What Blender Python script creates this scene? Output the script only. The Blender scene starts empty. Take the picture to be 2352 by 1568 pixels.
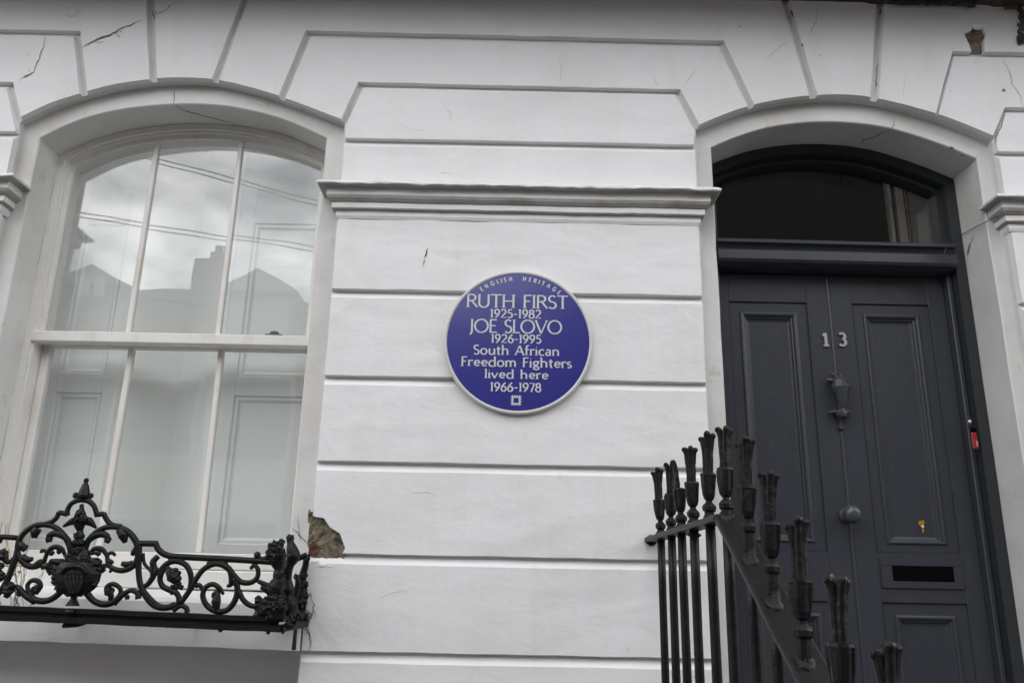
import bpy, bmesh, math, random
from mathutils import Vector, Matrix, noise
random.seed(7)
R_ = math.radians
S = bpy.context.scene
COL = S.collection

# ------------------------------------------------------------ camera
FPX, CX, CY = 1899.0, 1176.0, 784.0          # focal length and centre in photo pixels (18 mm on APS-C)
PITCH, ROLL = R_(16.29), R_(-1.13)
CAM = Vector((0, -2.8, 1.6))
F_ = Vector((0, math.cos(PITCH), math.sin(PITCH)))
r0 = Vector((1, 0, 0)); u0 = r0.cross(F_)
RT = r0*math.cos(ROLL) - u0*math.sin(ROLL)
UP = u0*math.cos(ROLL) + r0*math.sin(ROLL)
cd = bpy.data.cameras.new('camera'); cam = bpy.data.objects.new('camera', cd); COL.objects.link(cam)
m = Matrix((RT, UP, -F_)).transposed().to_4x4(); m.translation = CAM
cam.matrix_world = m
cd.sensor_width = 36; cd.lens = FPX/2352*36; cd.clip_end = 2000; cd.clip_start = .05
S.camera = cam

# ------------------------------------------------------------ world: overcast sky with broken cloud
SUN_EL, SUN_AZ = R_(58), R_(192)             # azimuth clockwise from +Y; sun behind the viewer, to the right
w = bpy.data.worlds.new('World'); S.world = w; w.use_nodes = True
nt = w.node_tree; nt.nodes.clear(); N = nt.nodes.new; Lk = nt.links.new
out = N('ShaderNodeOutputWorld'); sky = N('ShaderNodeTexSky'); sky.sky_type = 'NISHITA'; sky.sun_disc = False
sky.sun_elevation = SUN_EL; sky.sun_rotation = SUN_AZ
bg1 = N('ShaderNodeBackground'); bg1.inputs[1].default_value = .10; Lk(sky.outputs[0], bg1.inputs[0])
tc = N('ShaderNodeTexCoord'); sep = N('ShaderNodeSeparateXYZ'); Lk(tc.outputs['Generated'], sep.inputs[0])
def math_(op, a, b=None, clamp=False):
    n = N('ShaderNodeMath'); n.operation = op; n.use_clamp = clamp
    for i, v in enumerate((a, b)):
        if v is None: continue
        if isinstance(v, (int, float)): n.inputs[i].default_value = v
        else: Lk(v, n.inputs[i])
    return n.outputs[0]
zz = math_('ADD', math_('MAXIMUM', sep.outputs[2], 0.0), .18)
cmb = N('ShaderNodeCombineXYZ'); Lk(math_('DIVIDE', sep.outputs[0], zz), cmb.inputs[0]); Lk(math_('DIVIDE', sep.outputs[1], zz), cmb.inputs[1])
n1 = N('ShaderNodeTexNoise'); n1.inputs['Scale'].default_value = 2.9; n1.inputs['Detail'].default_value = 9; n1.inputs['Roughness'].default_value = .55
n1.inputs['Distortion'].default_value = .35
Lk(cmb.outputs[0], n1.inputs[0])
cr = N('ShaderNodeValToRGB'); e = cr.color_ramp.elements
e[0].position = .37; e[0].color = (.74, .77, .82, 1); e[1].position = .60; e[1].color = (3.0, 2.98, 2.95, 1)
x = e.new(.47); x.color = (1.5, 1.53, 1.58, 1)
Lk(n1.outputs[0], cr.inputs[0])
bg2 = N('ShaderNodeBackground'); Lk(cr.outputs[0], bg2.inputs[0]); 
# the cloud is brightest in a band some 15 to 35 degrees above the horizon, all the way round
dz = math_('DIVIDE', math_('SUBTRACT', sep.outputs[2], .42), .20)
band = math_('EXPONENT', math_('MULTIPLY', math_('MULTIPLY', dz, dz), -1.0))
Lk(math_('ADD', math_('MULTIPLY', band, 1.25), .42), bg2.inputs[1])
mx = N('ShaderNodeMixShader'); mx.inputs[0].default_value = .86
Lk(bg1.outputs[0], mx.inputs[1]); Lk(bg2.outputs[0], mx.inputs[2]); Lk(mx.outputs[0], out.inputs[0])

sl = bpy.data.lights.new('sun', 'SUN'); sl.energy = .5; sl.angle = R_(30); sl.color = (1, .97, .93)
so = bpy.data.objects.new('sun', sl); COL.objects.link(so)
sd = Vector((math.sin(SUN_AZ)*math.cos(SUN_EL), math.cos(SUN_AZ)*math.cos(SUN_EL), math.sin(SUN_EL)))
so.rotation_euler = sd.to_track_quat('Z', 'Y').to_euler(); so.location = (3, -6, 9)
S.view_settings.view_transform = 'Standard'; S.view_settings.look = 'None'
S.view_settings.exposure = .37; S.view_settings.gamma = 1; S.view_settings.use_curve_mapping = False
S.render.engine = 'CYCLES'; S.cycles.max_bounces = 8; S.cycles.transparent_max_bounces = 16

# ------------------------------------------------------------ helpers
def W(px, py, Y=0.0):
    """point of the plane y=Y that the photograph shows at (px, py)"""
    d = F_*FPX + RT*(px-CX) - UP*(py-CY)
    return CAM + d*((Y-CAM.y)/d.y)
def WX(px, py, X):
    d = F_*FPX + RT*(px-CX) - UP*(py-CY)
    return CAM + d*((X-CAM.x)/d.x)
def z1(u, v, Y): return W(u/4.2375, 1090+v/4.2375, Y)
def z2(u, v, Y): return W(330+u/3.843, 1160+v/3.843, Y)

def tag(o, label=None, cat=None, group=None, kind=None):
    for k, v in (('label', label), ('category', cat), ('group', group), ('kind', kind)):
        if v: o[k] = v
    return o
def empty(name, loc, label, cat, group=None):
    o = bpy.data.objects.new(name, None); COL.objects.link(o); o.location = loc; o.empty_display_size = .1
    return tag(o, label, cat, group)
def wloc(o):
    v = Vector((0, 0, 0))
    while o: v += o.location; o = o.parent
    return v
def link(name, me, mat, parent=None, smooth=False):
    if mat: me.materials.append(mat)
    if smooth:
        for p in me.polygons: p.use_smooth = True
    o = bpy.data.objects.new(name, me); COL.objects.link(o)
    if parent: o.parent = parent; o.location = -wloc(parent)
    return o
def fin(name, bm, mat, parent=None, smooth=False, recalc=True):
    if recalc: bmesh.ops.recalc_face_normals(bm, faces=bm.faces)
    me = bpy.data.meshes.new(name); bm.to_mesh(me); bm.free()
    return link(name, me, mat, parent, smooth)
def add_box(bm, x0, x1, y0, y1, z0, z1_, bev=0.0):
    g = bmesh.ops.create_cube(bm, size=1)
    vs = g['verts']
    for v in vs:
        v.co = Vector(((x0+x1)/2+v.co.x*(x1-x0), (y0+y1)/2+v.co.y*(y1-y0), (z0+z1_)/2+v.co.z*(z1_-z0)))
    if bev:
        es = list({ed for v in vs for ed in v.link_edges})
        bmesh.ops.bevel(bm, geom=es, offset=bev, segments=1, affect='EDGES')
def box(name, x0, x1, y0, y1, z0, z1_, mat, parent=None, bev=.002):
    bm = bmesh.new(); add_box(bm, x0, x1, y0, y1, z0, z1_, bev); return fin(name, bm, mat, parent)
def catmull(pts, n=6):
    pts = [Vector(p) for p in pts]
    if len(pts) < 3: return pts
    o = []
    P = [pts[0]*2-pts[1]] + pts + [pts[-1]*2-pts[-2]]
    for i in range(1, len(P)-2):
        for k in range(n):
            t = k/n; a, b, c, d = P[i-1:i+3]
            o.append(.5*((2*b)+(c-a)*t+(2*a-5*b+4*c-d)*t*t+(3*b-a-3*c+d)*t**3))
    o.append(pts[-1]); return o
def add_tube(bm, pts, rad, seg=8, squash=1.0, cap=True, axis=None):
    """tube along pts, rad a number or list"""
    n = len(pts); rs = rad if isinstance(rad, (list, tuple)) else [rad]*n
    prev = None; rings = []
    for i, p in enumerate(pts):
        t = (pts[min(i+1, n-1)]-pts[max(i-1, 0)]).normalized()
        ref = axis or Vector((0, 1, 0))
        if abs(t.dot(ref)) > .95: ref = Vector((1, 0, 0))
        a = t.cross(ref).normalized(); b = a.cross(t).normalized()
        rings.append([bm.verts.new(p + a*math.cos(k*2*math.pi/seg)*rs[i] + b*math.sin(k*2*math.pi/seg)*rs[i]*squash) for k in range(seg)])
    for i in range(n-1):
        for k in range(seg):
            bm.faces.new((rings[i][k], rings[i][(k+1) % seg], rings[i+1][(k+1) % seg], rings[i+1][k]))
    if cap:
        bm.faces.new(rings[0][::-1]); bm.faces.new(rings[-1])
def add_lathe(bm, c, prof, seg=12, axis='Z', sy=1.0):
    rings = []
    for r, h in prof:
        ring = []
        for k in range(seg):
            a = k*2*math.pi/seg
            if axis == 'Z': v = Vector((r*math.cos(a), r*math.sin(a)*sy, h))
            else: v = Vector((r*math.cos(a), h, r*math.sin(a)))
            ring.append(bm.verts.new(Vector(c)+v))
        rings.append(ring)
    for i in range(len(rings)-1):
        for k in range(seg):
            bm.faces.new((rings[i][k], rings[i][(k+1) % seg], rings[i+1][(k+1) % seg], rings[i+1][k]))
    bm.faces.new(rings[0][::-1]); bm.faces.new(rings[-1])
def add_blob(bm, c, r, sx=1, sy=.7, sz=1, seed=0, amp=.25, sub=2):
    g = bmesh.ops.create_icosphere(bm, subdivisions=sub, radius=1)
    for v in g['verts']:
        d = v.co.normalized(); k = 1+amp*noise.noise(d*2.2+Vector((seed*3.1, seed, 0)))
        v.co = Vector(c)+Vector((d.x*r*sx*k, d.y*r*sy*k, d.z*r*sz*k))

# ------------------------------------------------------------ materials
def mat(name, col, rough=.6, metal=0, bump=None, var=None, spec=.5, coat=0):
    """bump: list of (scale, strength in m, detail, (sx,sy,sz)); var: (scale, other colour, lo, hi)"""
    M = bpy.data.materials.new(name); M.use_nodes = True; t = M.node_tree; b = t.nodes['Principled BSDF']
    b.inputs['Base Color'].default_value = (*col, 1); b.inputs['Roughness'].default_value = rough
    b.inputs['Metallic'].default_value = metal; b.inputs['Specular IOR Level'].default_value = spec
    if coat: b.inputs['Coat Weight'].default_value = coat; b.inputs['Coat Roughness'].default_value = .08
    c = t.nodes.new('ShaderNodeTexCoord')
    src = None
    for (sc, oc, lo, hi, stretch) in (var or []):
        mp = t.nodes.new('ShaderNodeMapping'); mp.inputs['Scale'].default_value = stretch; t.links.new(c.outputs['Object'], mp.inputs[0])
        n = t.nodes.new('ShaderNodeTexNoise'); n.inputs['Scale'].default_value = sc; n.inputs['Detail'].default_value = 7; n.inputs['Roughness'].default_value = .6
        t.links.new(mp.outputs[0], n.inputs[0])
        r = t.nodes.new('ShaderNodeMapRange'); r.inputs[1].default_value = lo; r.inputs[2].default_value = hi; t.links.new(n.outputs[0], r.inputs[0])
        x = t.nodes.new('ShaderNodeMix'); x.data_type = 'RGBA'; t.links.new(r.outputs[0], x.inputs[0])
        if src: t.links.new(src, x.inputs[6])
        else: x.inputs[6].default_value = (*col, 1)
        x.inputs[7].default_value = (*oc, 1); src = x.outputs[2]
    if src: t.links.new(src, b.inputs['Base Color'])
    last = None
    for (sc, st, det, stretch) in (bump or []):
        mp = t.nodes.new('ShaderNodeMapping'); mp.inputs['Scale'].default_value = stretch; t.links.new(c.outputs['Object'], mp.inputs[0])
        n = t.nodes.new('ShaderNodeTexNoise'); n.inputs['Scale'].default_value = sc; n.inputs['Detail'].default_value = det; n.inputs['Distortion'].default_value = .4
        t.links.new(mp.outputs[0], n.inputs[0])
        bp = t.nodes.new('ShaderNodeBump'); bp.inputs['Strength'].default_value = 1; bp.inputs['Distance'].default_value = st
        t.links.new(n.outputs[0], bp.inputs['Height'])
        if last: t.links.new(last, bp.inputs['Normal'])
        last = bp.outputs[0]
    if last: t.links.new(last, b.inputs['Normal'])
    return M
U1 = (1, 1, 1)
STUCCO = mat('white_painted_stucco', (.74, .74, .755), .5,
    bump=[(2.2, .010, 2, (1, 1, 2.2)), (4, .0030, 3, (1, 1, 1.6)), (15, .0017, 4, (1, 1, 1.4)), (60, .0005, 3, (.6, 1, 1.6)), (260, .00012, 2, U1)],
    var=[(2.5, (.685, .685, .69), .45, .75, U1), (7, (.68, .675, .66), .52, .80, (1, 1, .22)), (26, (.60, .585, .56), .66, .80, (1, 1, .5)), (70, (.40, .37, .33), .745, .80, U1)])
STUCCO_OLD = mat('weathered_painted_stucco', (.66, .655, .645), .55,
    bump=[(5, .005, 3, U1), (60, .0006, 3, U1)],
    var=[(4, (.56, .545, .52), .42, .7, U1), (14, (.36, .33, .27), .63, .80, (1, 1, .6)), (60, (.2, .17, .13), .73, .8, U1)])
GRIME_SHADE = mat('grime_and_painted_shade_under_ledge', (.40, .38, .35), .6, bump=[(60, .001, 3, U1)], var=[(10, (.24, .22, .19), .42, .72, U1)])  # brown grime, with the ledge's underside shade painted into the colour
CREAM = mat('cream_gloss_paint', (.74, .725, .695), .35, bump=[(40, .0006, 3, (1, 1, .3)), (9, .001, 2, U1)],
    var=[(12, (.60, .55, .49), .52, .8, (1, 1, .5)), (70, (.34, .30, .25), .68, .78, U1)])
SHUT = mat('shutter_paint', (.80, .81, .805), .45, bump=[(14, .0006, 3, (1, 1, .2))])
GREY = mat('dark_grey_gloss_paint', (.041, .045, .056), .33, spec=.42, bump=[(22, .0007, 3, (1, 1, .25)), (160, .00012, 2, U1)],
    var=[(5, (.036, .039, .049), .4, .7, (1, 1, .5)), (45, (.062, .065, .072), .60, .75, (1, 1, .3))])
GREYDK = mat('near_black_gloss_paint', (.025, .029, .033), .34, spec=.38, bump=[(22, .0006, 3, (1, 1, .25))])
IRON = mat('black_painted_cast_iron', (.0065, .007, .0078), .38, spec=.22, bump=[(55, .0016, 4, U1), (240, .0004, 2, U1)],
    var=[(30, (.011, .011, .011), .5, .7, U1), (90, (.03, .022, .016), .70, .78, U1)])
IRON2 = mat('satin_black_iron_rail', (.0085, .0087, .0095), .46, spec=.22, bump=[(35, .0012, 4, U1), (200, .0003, 2, U1)],
    var=[(14, (.014, .014, .015), .45, .7, U1), (85, (.06, .06, .06), .74, .82, U1)])
RUST = mat('rusty_iron', (.06, .035, .02), .8, bump=[(80, .002, 4, U1)], var=[(40, (.02, .015, .012), .4, .6, U1)])
STONE = mat('exposed_rough_render', (.20, .165, .115), .95, bump=[(60, .008, 6, U1), (220, .002, 3, U1)],
    var=[(28, (.10, .08, .055), .42, .62, U1), (75, (.30, .26, .20), .55, .75, U1)])
BRICKRED = mat('exposed_red_brick', (.12, .04, .022), .95, bump=[(70, .004, 4, U1)], var=[(50, (.05, .03, .02), .45, .65, U1)])
CORN = mat('decayed_cornice_stone', (.085, .075, .06), .95, bump=[(18, .02, 6, U1), (90, .004, 3, U1)],
    var=[(10, (.035, .03, .025), .4, .6, U1), (40, (.22, .20, .17), .62, .74, U1)])
CRACK = mat('crack_dirt', (.075, .066, .055), .95, var=[(60, (.22, .20, .18), .45, .6, U1)])
CRACK2 = mat('hairline_dirt', (.30, .27, .24), .95)
BLUE = mat('blue_glazed_ceramic', (.026, .028, .215), .22, bump=[(7, .0012, 2, U1)])
RIM = mat('white_glazed_ceramic', (.56, .565, .55), .32, var=[(30, (.55, .54, .50), .55, .8, U1)])
LET = mat('white_enamel_letter', (.56, .56, .57), .4)
SILV = mat('worn_silver_numeral', (.42, .43, .44), .35, metal=.5)
RED = mat('red_plastic', (.30, .010, .013), .45)
WHITE = mat('white_plastic', (.7, .7, .7), .4)
YEL = mat('yellow_sticker', (.36, .19, .012), .5)
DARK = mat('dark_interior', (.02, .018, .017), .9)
SLOT = mat('black_slot', (.003, .003, .0035), .95, spec=.05)
STRAW = mat('dry_straw', (.42, .33, .17), .8)
CABLE = mat('grey_cable', (.05, .05, .05), .7)
HALLW = mat('hall_paint', (.20, .19, .165), .7)
ASPH = mat('asphalt', (.05, .05, .052), .9, bump=[(120, .003, 3, U1)], var=[(3, (.065, .064, .062), .4, .7, U1)])
PAVE = mat('pavement_slab', (.075, .073, .069), .85, bump=[(40, .001, 3, U1)], var=[(2, (.06, .058, .055), .4, .7, U1)])
KERB = mat('granite_kerb', (.3, .29, .28), .8)
BRICK = mat('far_brick', (.20, .15, .115), .9, var=[(2, (.14, .105, .085), .4, .7, U1)])
SLATE = mat('slate_roof', (.07, .07, .08), .7)
FARW = mat('far_white_render', (.42, .42, .41), .8)

def glass(name, tint):
    M = bpy.data.materials.new(name); M.use_nodes = True; t = M.node_tree; t.nodes.clear(); n = t.nodes.new; l = t.links.new
    o = n('ShaderNodeOutputMaterial'); mx = n('ShaderNodeMixShader'); tr = n('ShaderNodeBsdfTransparent'); gl = n('ShaderNodeBsdfGlossy')
    fr = n('ShaderNodeFresnel'); ge = n('ShaderNodeNewGeometry'); mp = n('ShaderNodeMapRange')
    mp.inputs[3].default_value = 1.64; mp.inputs[4].default_value = 1/1.64   # front face air->glass, back face the same amount
    l(ge.outputs['Backfacing'], mp.inputs[0]); l(mp.outputs[0], fr.inputs[0])
    tr.inputs[0].default_value = (*tint, 1); gl.inputs['Roughness'].default_value = 0.0
    c = n('ShaderNodeTexCoord'); no = n('ShaderNodeTexNoise'); no.inputs['Scale'].default_value = 3.0; no.inputs['Detail'].default_value = 1
    bp = n('ShaderNodeBump'); bp.inputs['Distance'].default_value = .0009; bp.inputs['Strength'].default_value = 1
    l(c.outputs['Object'], no.inputs[0]); l(no.outputs[0], bp.inputs['Height']); l(bp.outputs[0], gl.inputs['Normal'])
    l(fr.outputs[0], mx.inputs[0]); l(tr.outputs[0], mx.inputs[1]); l(gl.outputs[0], mx.inputs[2]); l(mx.outputs[0], o.inputs[0])
    return M
GLASS = glass('window_glass', (.975, .985, .98))

# ------------------------------------------------------------ ground
def ground(name, x0, x1, y0, y1, z, mt, lab=None):
    bm = bmesh.new(); vs = [bm.verts.new(p) for p in ((x0, y0, z), (x1, y0, z), (x1, y1, z), (x0, y1, z))]; bm.faces.new(vs)
    return tag(fin(name, bm, mt, recalc=False), lab, kind='structure')
ground('ground', -400, 400, -400, 400, -.14, ASPH)
ground('road', -60, 60, -11.0, -3.9, -.13, ASPH)
bm = bmesh.new(); add_box(bm, -60, 60, -3.75, .0, -.13, 0); tag(fin('pavement', bm, PAVE), kind='structure')
bm = bmesh.new(); add_box(bm, -60, 60, -3.9, -3.752, -.135, .003, .01); tag(fin('kerb', bm, KERB), kind='structure')
bm = bmesh.new(); add_box(bm, -60, 60, -14.0, -11.0, -.13, 0); tag(fin('pavement', bm, PAVE), kind='structure')

# ------------------------------------------------------------ the house front
house = empty('town_house', (0, 0, 0), 'white stuccoed terraced house front with arched sash window and dark grey door', 'house')
zw_pts = [(-1.904, 3.262), (-1.80, 3.327), (-1.672, 3.383), (-1.54, 3.425), (-1.414, 3.447), (-1.296, 3.457), (-1.171, 3.450), (-1.04, 3.421), (-.906, 3.378), (-.78, 3.330), (-.659, 3.283)]
zd_pts = [(.690, 3.288), (.79, 3.337), (.897, 3.379), (1.01, 3.410), (1.131, 3.430), (1.274, 3.437), (1.383, 3.426), (1.50, 3.399), (1.619, 3.361), (1.725, 3.317), (1.827, 3.268)]
def interp(pts, x):
    P = [Vector((a, b, 0)) for a, b in pts]
    if x <= P[0].x: return P[0].y
    if x >= P[-1].x: return P[-1].y
    for i in range(len(P)-1):
        if P[i].x <= x <= P[i+1].x:
            a = P[max(i-1, 0)]; b = P[i]; c = P[i+1]; d = P[min(i+2, len(P)-1)]
            h = c.x-b.x; t = (x-b.x)/h
            m0 = (c.y-a.y)/(c.x-a.x)*h; m1 = (d.y-b.y)/(d.x-b.x)*h
            return (2*t**3-3*t*t+1)*b.y+(t**3-2*t*t+t)*m0+(-2*t**3+3*t*t)*c.y+(t**3-t*t)*m1
def arc(pts, xa, xb, n=None):
    n = n or max(2, int(abs(xb-xa)/.035))
    return [(xa+(xb-xa)*k/n, interp(pts, xa+(xb-xa)*k/n)) for k in range(n+1)]
DEEP = .021
def jit(x, z, s, amp):
    v = noise.noise_vector(Vector((x*7, z*7, s*3.7)))+.5*noise.noise_vector(Vector((x*28, z*28, s*1.7)))
    return v.x*amp, v.z*amp
def offset_poly(V, d):
    n = len(V); out_ = []
    A = sum(V[i][0]*V[(i+1) % n][1]-V[(i+1) % n][0]*V[i][1] for i in range(n))
    sg = 1 if A > 0 else -1
    for i in range(n):
        p0, p1, p2 = Vector(V[i-1]), Vector(V[i]), Vector(V[(i+1) % n])
        e1 = (p1-p0).normalized(); e2 = (p2-p1).normalized()
        n1_ = Vector((-e1.y, e1.x))*sg; n2_ = Vector((-e2.y, e2.x))*sg
        d1, d2 = d[i-1], d[i]
        cr_ = e1.x*e2.y-e1.y*e2.x
        if abs(cr_) < .08: out_.append(p1+(n1_+n2_)*.25*(d1+d2)); continue
        a = p1+n1_*d1; b = p1+n2_*d2
        t = ((b-a).x*e2.y-(b-a).y*e2.x)/cr_
        q = a+e1*t
        if (q-p1).length > .08: q = p1+(n1_+n2_)*.25*(d1+d2)
        out_.append(q)
    return out_
def block(name, edges, mt=None, y0=0.0, depth=DEEP, amp=.0022, seed=None):
    """edges: list of (x, z, gap, chamfer) for the edge that starts at this vertex"""
    seed = random.random()*50 if seed is None else seed
    V = [(a[0], a[1]) for a in edges]
    back = offset_poly(V, [a[2] for a in edges])
    front = offset_poly(V, [a[2]+a[3] for a in edges])
    B, Fr = [], []
    n = len(V)
    for i in range(n):
        L = (Vector(V[(i+1) % n])-Vector(V[i])).length
        k = max(1, int(L/.045)) if L < 3 else 60
        for j in range(k):
            t = j/k
            b = back[i].lerp(back[(i+1) % n], t); f = front[i].lerp(front[(i+1) % n], t)
            jx, jz = jit(f.x, f.y, seed, amp)
            B.append(b); Fr.append(Vector((f.x+jx, f.y+jz)))
    bm = bmesh.new(); dy = (random.random()-.5)*.0016
    fv = [bm.verts.new((p.x, y0+dy+abs(noise.noise(Vector((p.x*9, p.y*9, seed))))*.0028, p.y)) for p in Fr]
    bv = [bm.verts.new((p.x, y0+depth+.003, p.y)) for p in B]
    ff = bm.faces.new(fv); ff.normal_update()
    # a shallow lip rounds each arris
    N_ = len(fv)
    for i in range(N_):
        bm.faces.new((fv[i], bv[i], bv[(i+1) % N_], fv[(i+1) % N_]))
    bmesh.ops.triangulate(bm, faces=[ff])
    return fin(name, bm, mt or STUCCO, house)
g, cH = .0022, .027       # joint gap, chamfer of a course's upper edge
def rect(name, x0, x1, za, zb, endch=.004, **k):
    return block(name, [(x0, za, g, .003), (x1, za, 0, endch), (x1, zb, g, cH), (x0, zb, 0, endch)], **k)
ZR = [2.985, 3.206]
rows = [2.880, 2.599, 2.280, 1.982, 1.679, 1.378, 1.078, .778, .478, .178]
XL, XR, XWL, XDR = -.654, .682, -1.898, 1.826
FARL, FARR = -3.6, 3.6
for i in range(len(rows)-1):
    zt, zb = rows[i], rows[i+1]
    ct = cH if i else .003
    for (a, b) in ((FARL, XWL), (XL, XR), (XDR, FARR)):
        if (a, i) == (XL, 3):      # corner knocked off beside the window
            P = [W(716, 1276), W(724, 1276)]
            notch = [(712, 1180), (722, 1187), (741, 1190), (756, 1212), (778, 1226), (790, 1258), (783, 1274)]
            q = [(W(u, v).x, W(u, v).z) for u, v in notch]
            ed = [(q[-1][0], zb, g, .003), (b, zb, 0, .004), (b, zt, g, ct), (a, zt, 0, .004), (a, q[0][1], 0, .003)]
            ed += [(u, v, 0, .003) for u, v in q[:-1]]
            block('stone_block', ed, seed=3.3)
        else:
            block('stone_block', [(a, zb, g, .003), (b, zb, 0, .004), (b, zt, g, ct), (a, zt, 0, .004)])
for (a, b) in ((FARL, XWL), (XL, XR), (XDR, FARR)):      # plinth and the course above the impost
    block('stone_block', [(a, 0, 0, .003), (b, 0, 0, .004), (b, .178, g, cH), (a, .178, 0, .004)])
    block('stone_block', [(a, 2.990, 0, .0), (b, 2.990, 0, .004), (b, ZR[1], g, cH), (a, ZR[1], 0, .004)])
TOP = 3.868
def P2(px, py): q = W(px, py); return (q.x, q.z)
def arcw(xa, xb): return [(x_, z_, 0, .003) for x_, z_ in arc(zw_pts, xa, xb)]
def arcd(xa, xb): return [(x_, z_, 0, .003) for x_, z_ in arc(zd_pts, xa, xb)]
rj = .0085; rc = .006     # radial joints
g2l, g2r = (-.604, 3.449), (.620, 3.445)
g1l, g1r = (-.827, 3.677), (.801, 3.668)
# springer between the two arches
block('voussoir', [(XL+.004, ZR[1], g, .003), (XR-.004, ZR[1], 0, .004), (.690, 3.288, rj, rc), (*g2r, g, cH*.8), (*g2l, rj, rc), (-.659, 3.283, 0, .004)])
def trim(lst, last): return lst[:-1]+[(lst[-1][0], lst[-1][1], last[0], last[1])]
# long stone over it, touching both arches
ed = [(*g2l, g, .003), (*g2r, rj, rc), (.690, 3.288, 0, .003)] + arcd(.690, .905)[1:-1] + [(.905, interp(zd_pts, .905), rj, rc), (*g1r, g, cH), (*g1l, rj, rc), (-.906, 3.378, 0, .003)] + arcw(-.906, -.659)[1:-1] + [(-.659, 3.283, rj, rc)]
block('voussoir', ed)
tA = P2(562, 0); tB = P2(1803, 0)
def ext(p, q, z):         # carry a joint line on to height z
    t = (z-p[1])/(q[1]-p[1]); return (p[0]+(q[0]-p[0])*t, z)
jA0, jB0 = (-1.171, 3.450), (1.148, 3.432)
jA1, jB1 = ext(jA0, tA, TOP), ext(jB0, tB, TOP)
ed = [(*g1l, g, .003), (*g1r, rj, rc), (.905, interp(zd_pts, .905), 0, .003)] + arcd(.905, 1.148)[1:-1] + [(*jB0, rj, rc), (*jB1, 0, 0), (*jA1, rj, rc), (*jA0, 0, .003)] + arcw(-1.171, -.906)[1:-1] + [(-.906, 3.378, rj, rc)]
block('voussoir', ed)
# window keystone and the stones left of it
jC0 = (-1.414, 3.447); jC1 = ext(jC0, P2(344, 0), TOP)
block('keystone', arcw(-1.414, -1.171)[:-1] + [(*jA0, rj, rc), (*jA1, 0, 0), (*jC1, rj*1.3, rc)], seed=8.1)
jD0 = (-1.672, 3.383); jD1 = P2(176, 73)
ed = arcw(-1.672, -1.414)[:-1] + [(*jC0, rj, rc), (*jC1, 0, 0), (FARL, TOP, 0, 0), (FARL, jD1[1], g, .003), (*jD1, rj, rc)]
block('voussoir', ed)
jE1 = P2(21, 191)
ed = arcw(-1.904, -1.672)[:-1] + [(*jD0, rj, rc), (*jD1, g, cH*.8), (FARL, jD1[1], 0, 0), (FARL, jE1[1], g, .003), (*jE1, rj, rc)]
block('voussoir', ed)
block('voussoir', [(FARL, ZR[1], g, .003), (XWL, ZR[1], 0, .004), (-1.904, 3.262, rj, rc), (*jE1, g, cH*.8), (FARL, jE1[1], 0, 0)])
# door keystone and the stones right of it
jF0 = (1.385, 3.426); jF1 = ext(jF0, P2(2022, 18), TOP)
block('keystone', arcd(1.148, 1.385)[:-1] + [(*jF0, rj*1.2, rc), (*jF1, 0, 0), (*jB1, rj*1.3, rc)], seed=5.2)
jG0 = (1.619, 3.361); jG1 = P2(2191, 120)
n2 = [P2(*p) for p in ((2259, 116), (2258, 96), (2263, 80), (2255, 66), (2238, 58), (2232, 72), (2216, 78), (2228, 102), (2234, 117))]
n2 = [(n2[0][0], jG1[1])] + n2[1:-1] + [(n2[-1][0], jG1[1])]
ed = arcd(1.385, 1.619)[:-1] + [(*jG0, .002, .004), (*jG1, g, .003)] + [(a, b, .001, .003) for a, b in n2[::-1]] + [(FARR, jG1[1], 0, 0), (FARR, TOP, 0, 0), (*jF1, rj*1.2, rc)]
ed[-len(n2)-3+len(n2)-1] = (n2[0][0], n2[0][1], g, .003)
block('voussoir', ed)
jH1 = P2(2312, 249)
ed = arcd(1.619, 1.827)[:-1] + [(1.827, 3.268, .003, .004), (*jH1, g, .003), (FARR, jH1[1], 0, 0), (FARR, jG1[1], g, cH*.7), (*jG1, .002, .004)]
block('voussoir', ed)
block('voussoir', [(XDR, ZR[1], 0, .003), (FARR, ZR[1], 0, 0), (FARR, jH1[1], g, cH*.7), (*jH1, .003, .004), (1.827, 3.268, 0, .004)])

# wall body behind the stones (forms the bottom of the joints and the first step of the arches)
def extrude_poly(bm, pts, ya, yb):
    fa = [bm.verts.new((x_, ya, z_)) for x_, z_ in pts]; fb = [bm.verts.new((x_, yb, z_)) for x_, z_ in pts]
    f1 = bm.faces.new(fa); f2 = bm.faces.new(fb[::-1]); n = len(pts); f1.normal_update(); f2.normal_update()
    for i in range(n): bm.faces.new((fa[i], fb[i], fb[(i+1) % n], fa[(i+1) % n]))
    bmesh.ops.triangulate(bm, faces=[f1, f2])
bm = bmesh.new()
edge = [(FARL, 0), (-1.9041, 0)] + arc(zw_pts, -1.904, -.659) + [(-.6589, 0), (.6899, 0)] + arc(zd_pts, .690, 1.827) + [(1.8271, 0), (FARR, 0)]
row = [[bm.verts.new((x_, y_, z_)) for x_, z_ in edge] for y_ in (DEEP, .053)]
top = [[bm.verts.new((x_, y_, 4.6)) for x_, z_ in edge] for y_ in (DEEP, .053)]
for i in range(len(edge)-1):
    bm.faces.new((row[0][i], row[0][i+1], top[0][i+1], top[0][i]))
    bm.faces.new((row[0][i], row[1][i], row[1][i+1], row[0][i+1]))
fin('wall', bm, STUCCO_OLD, house, recalc=False)

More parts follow.
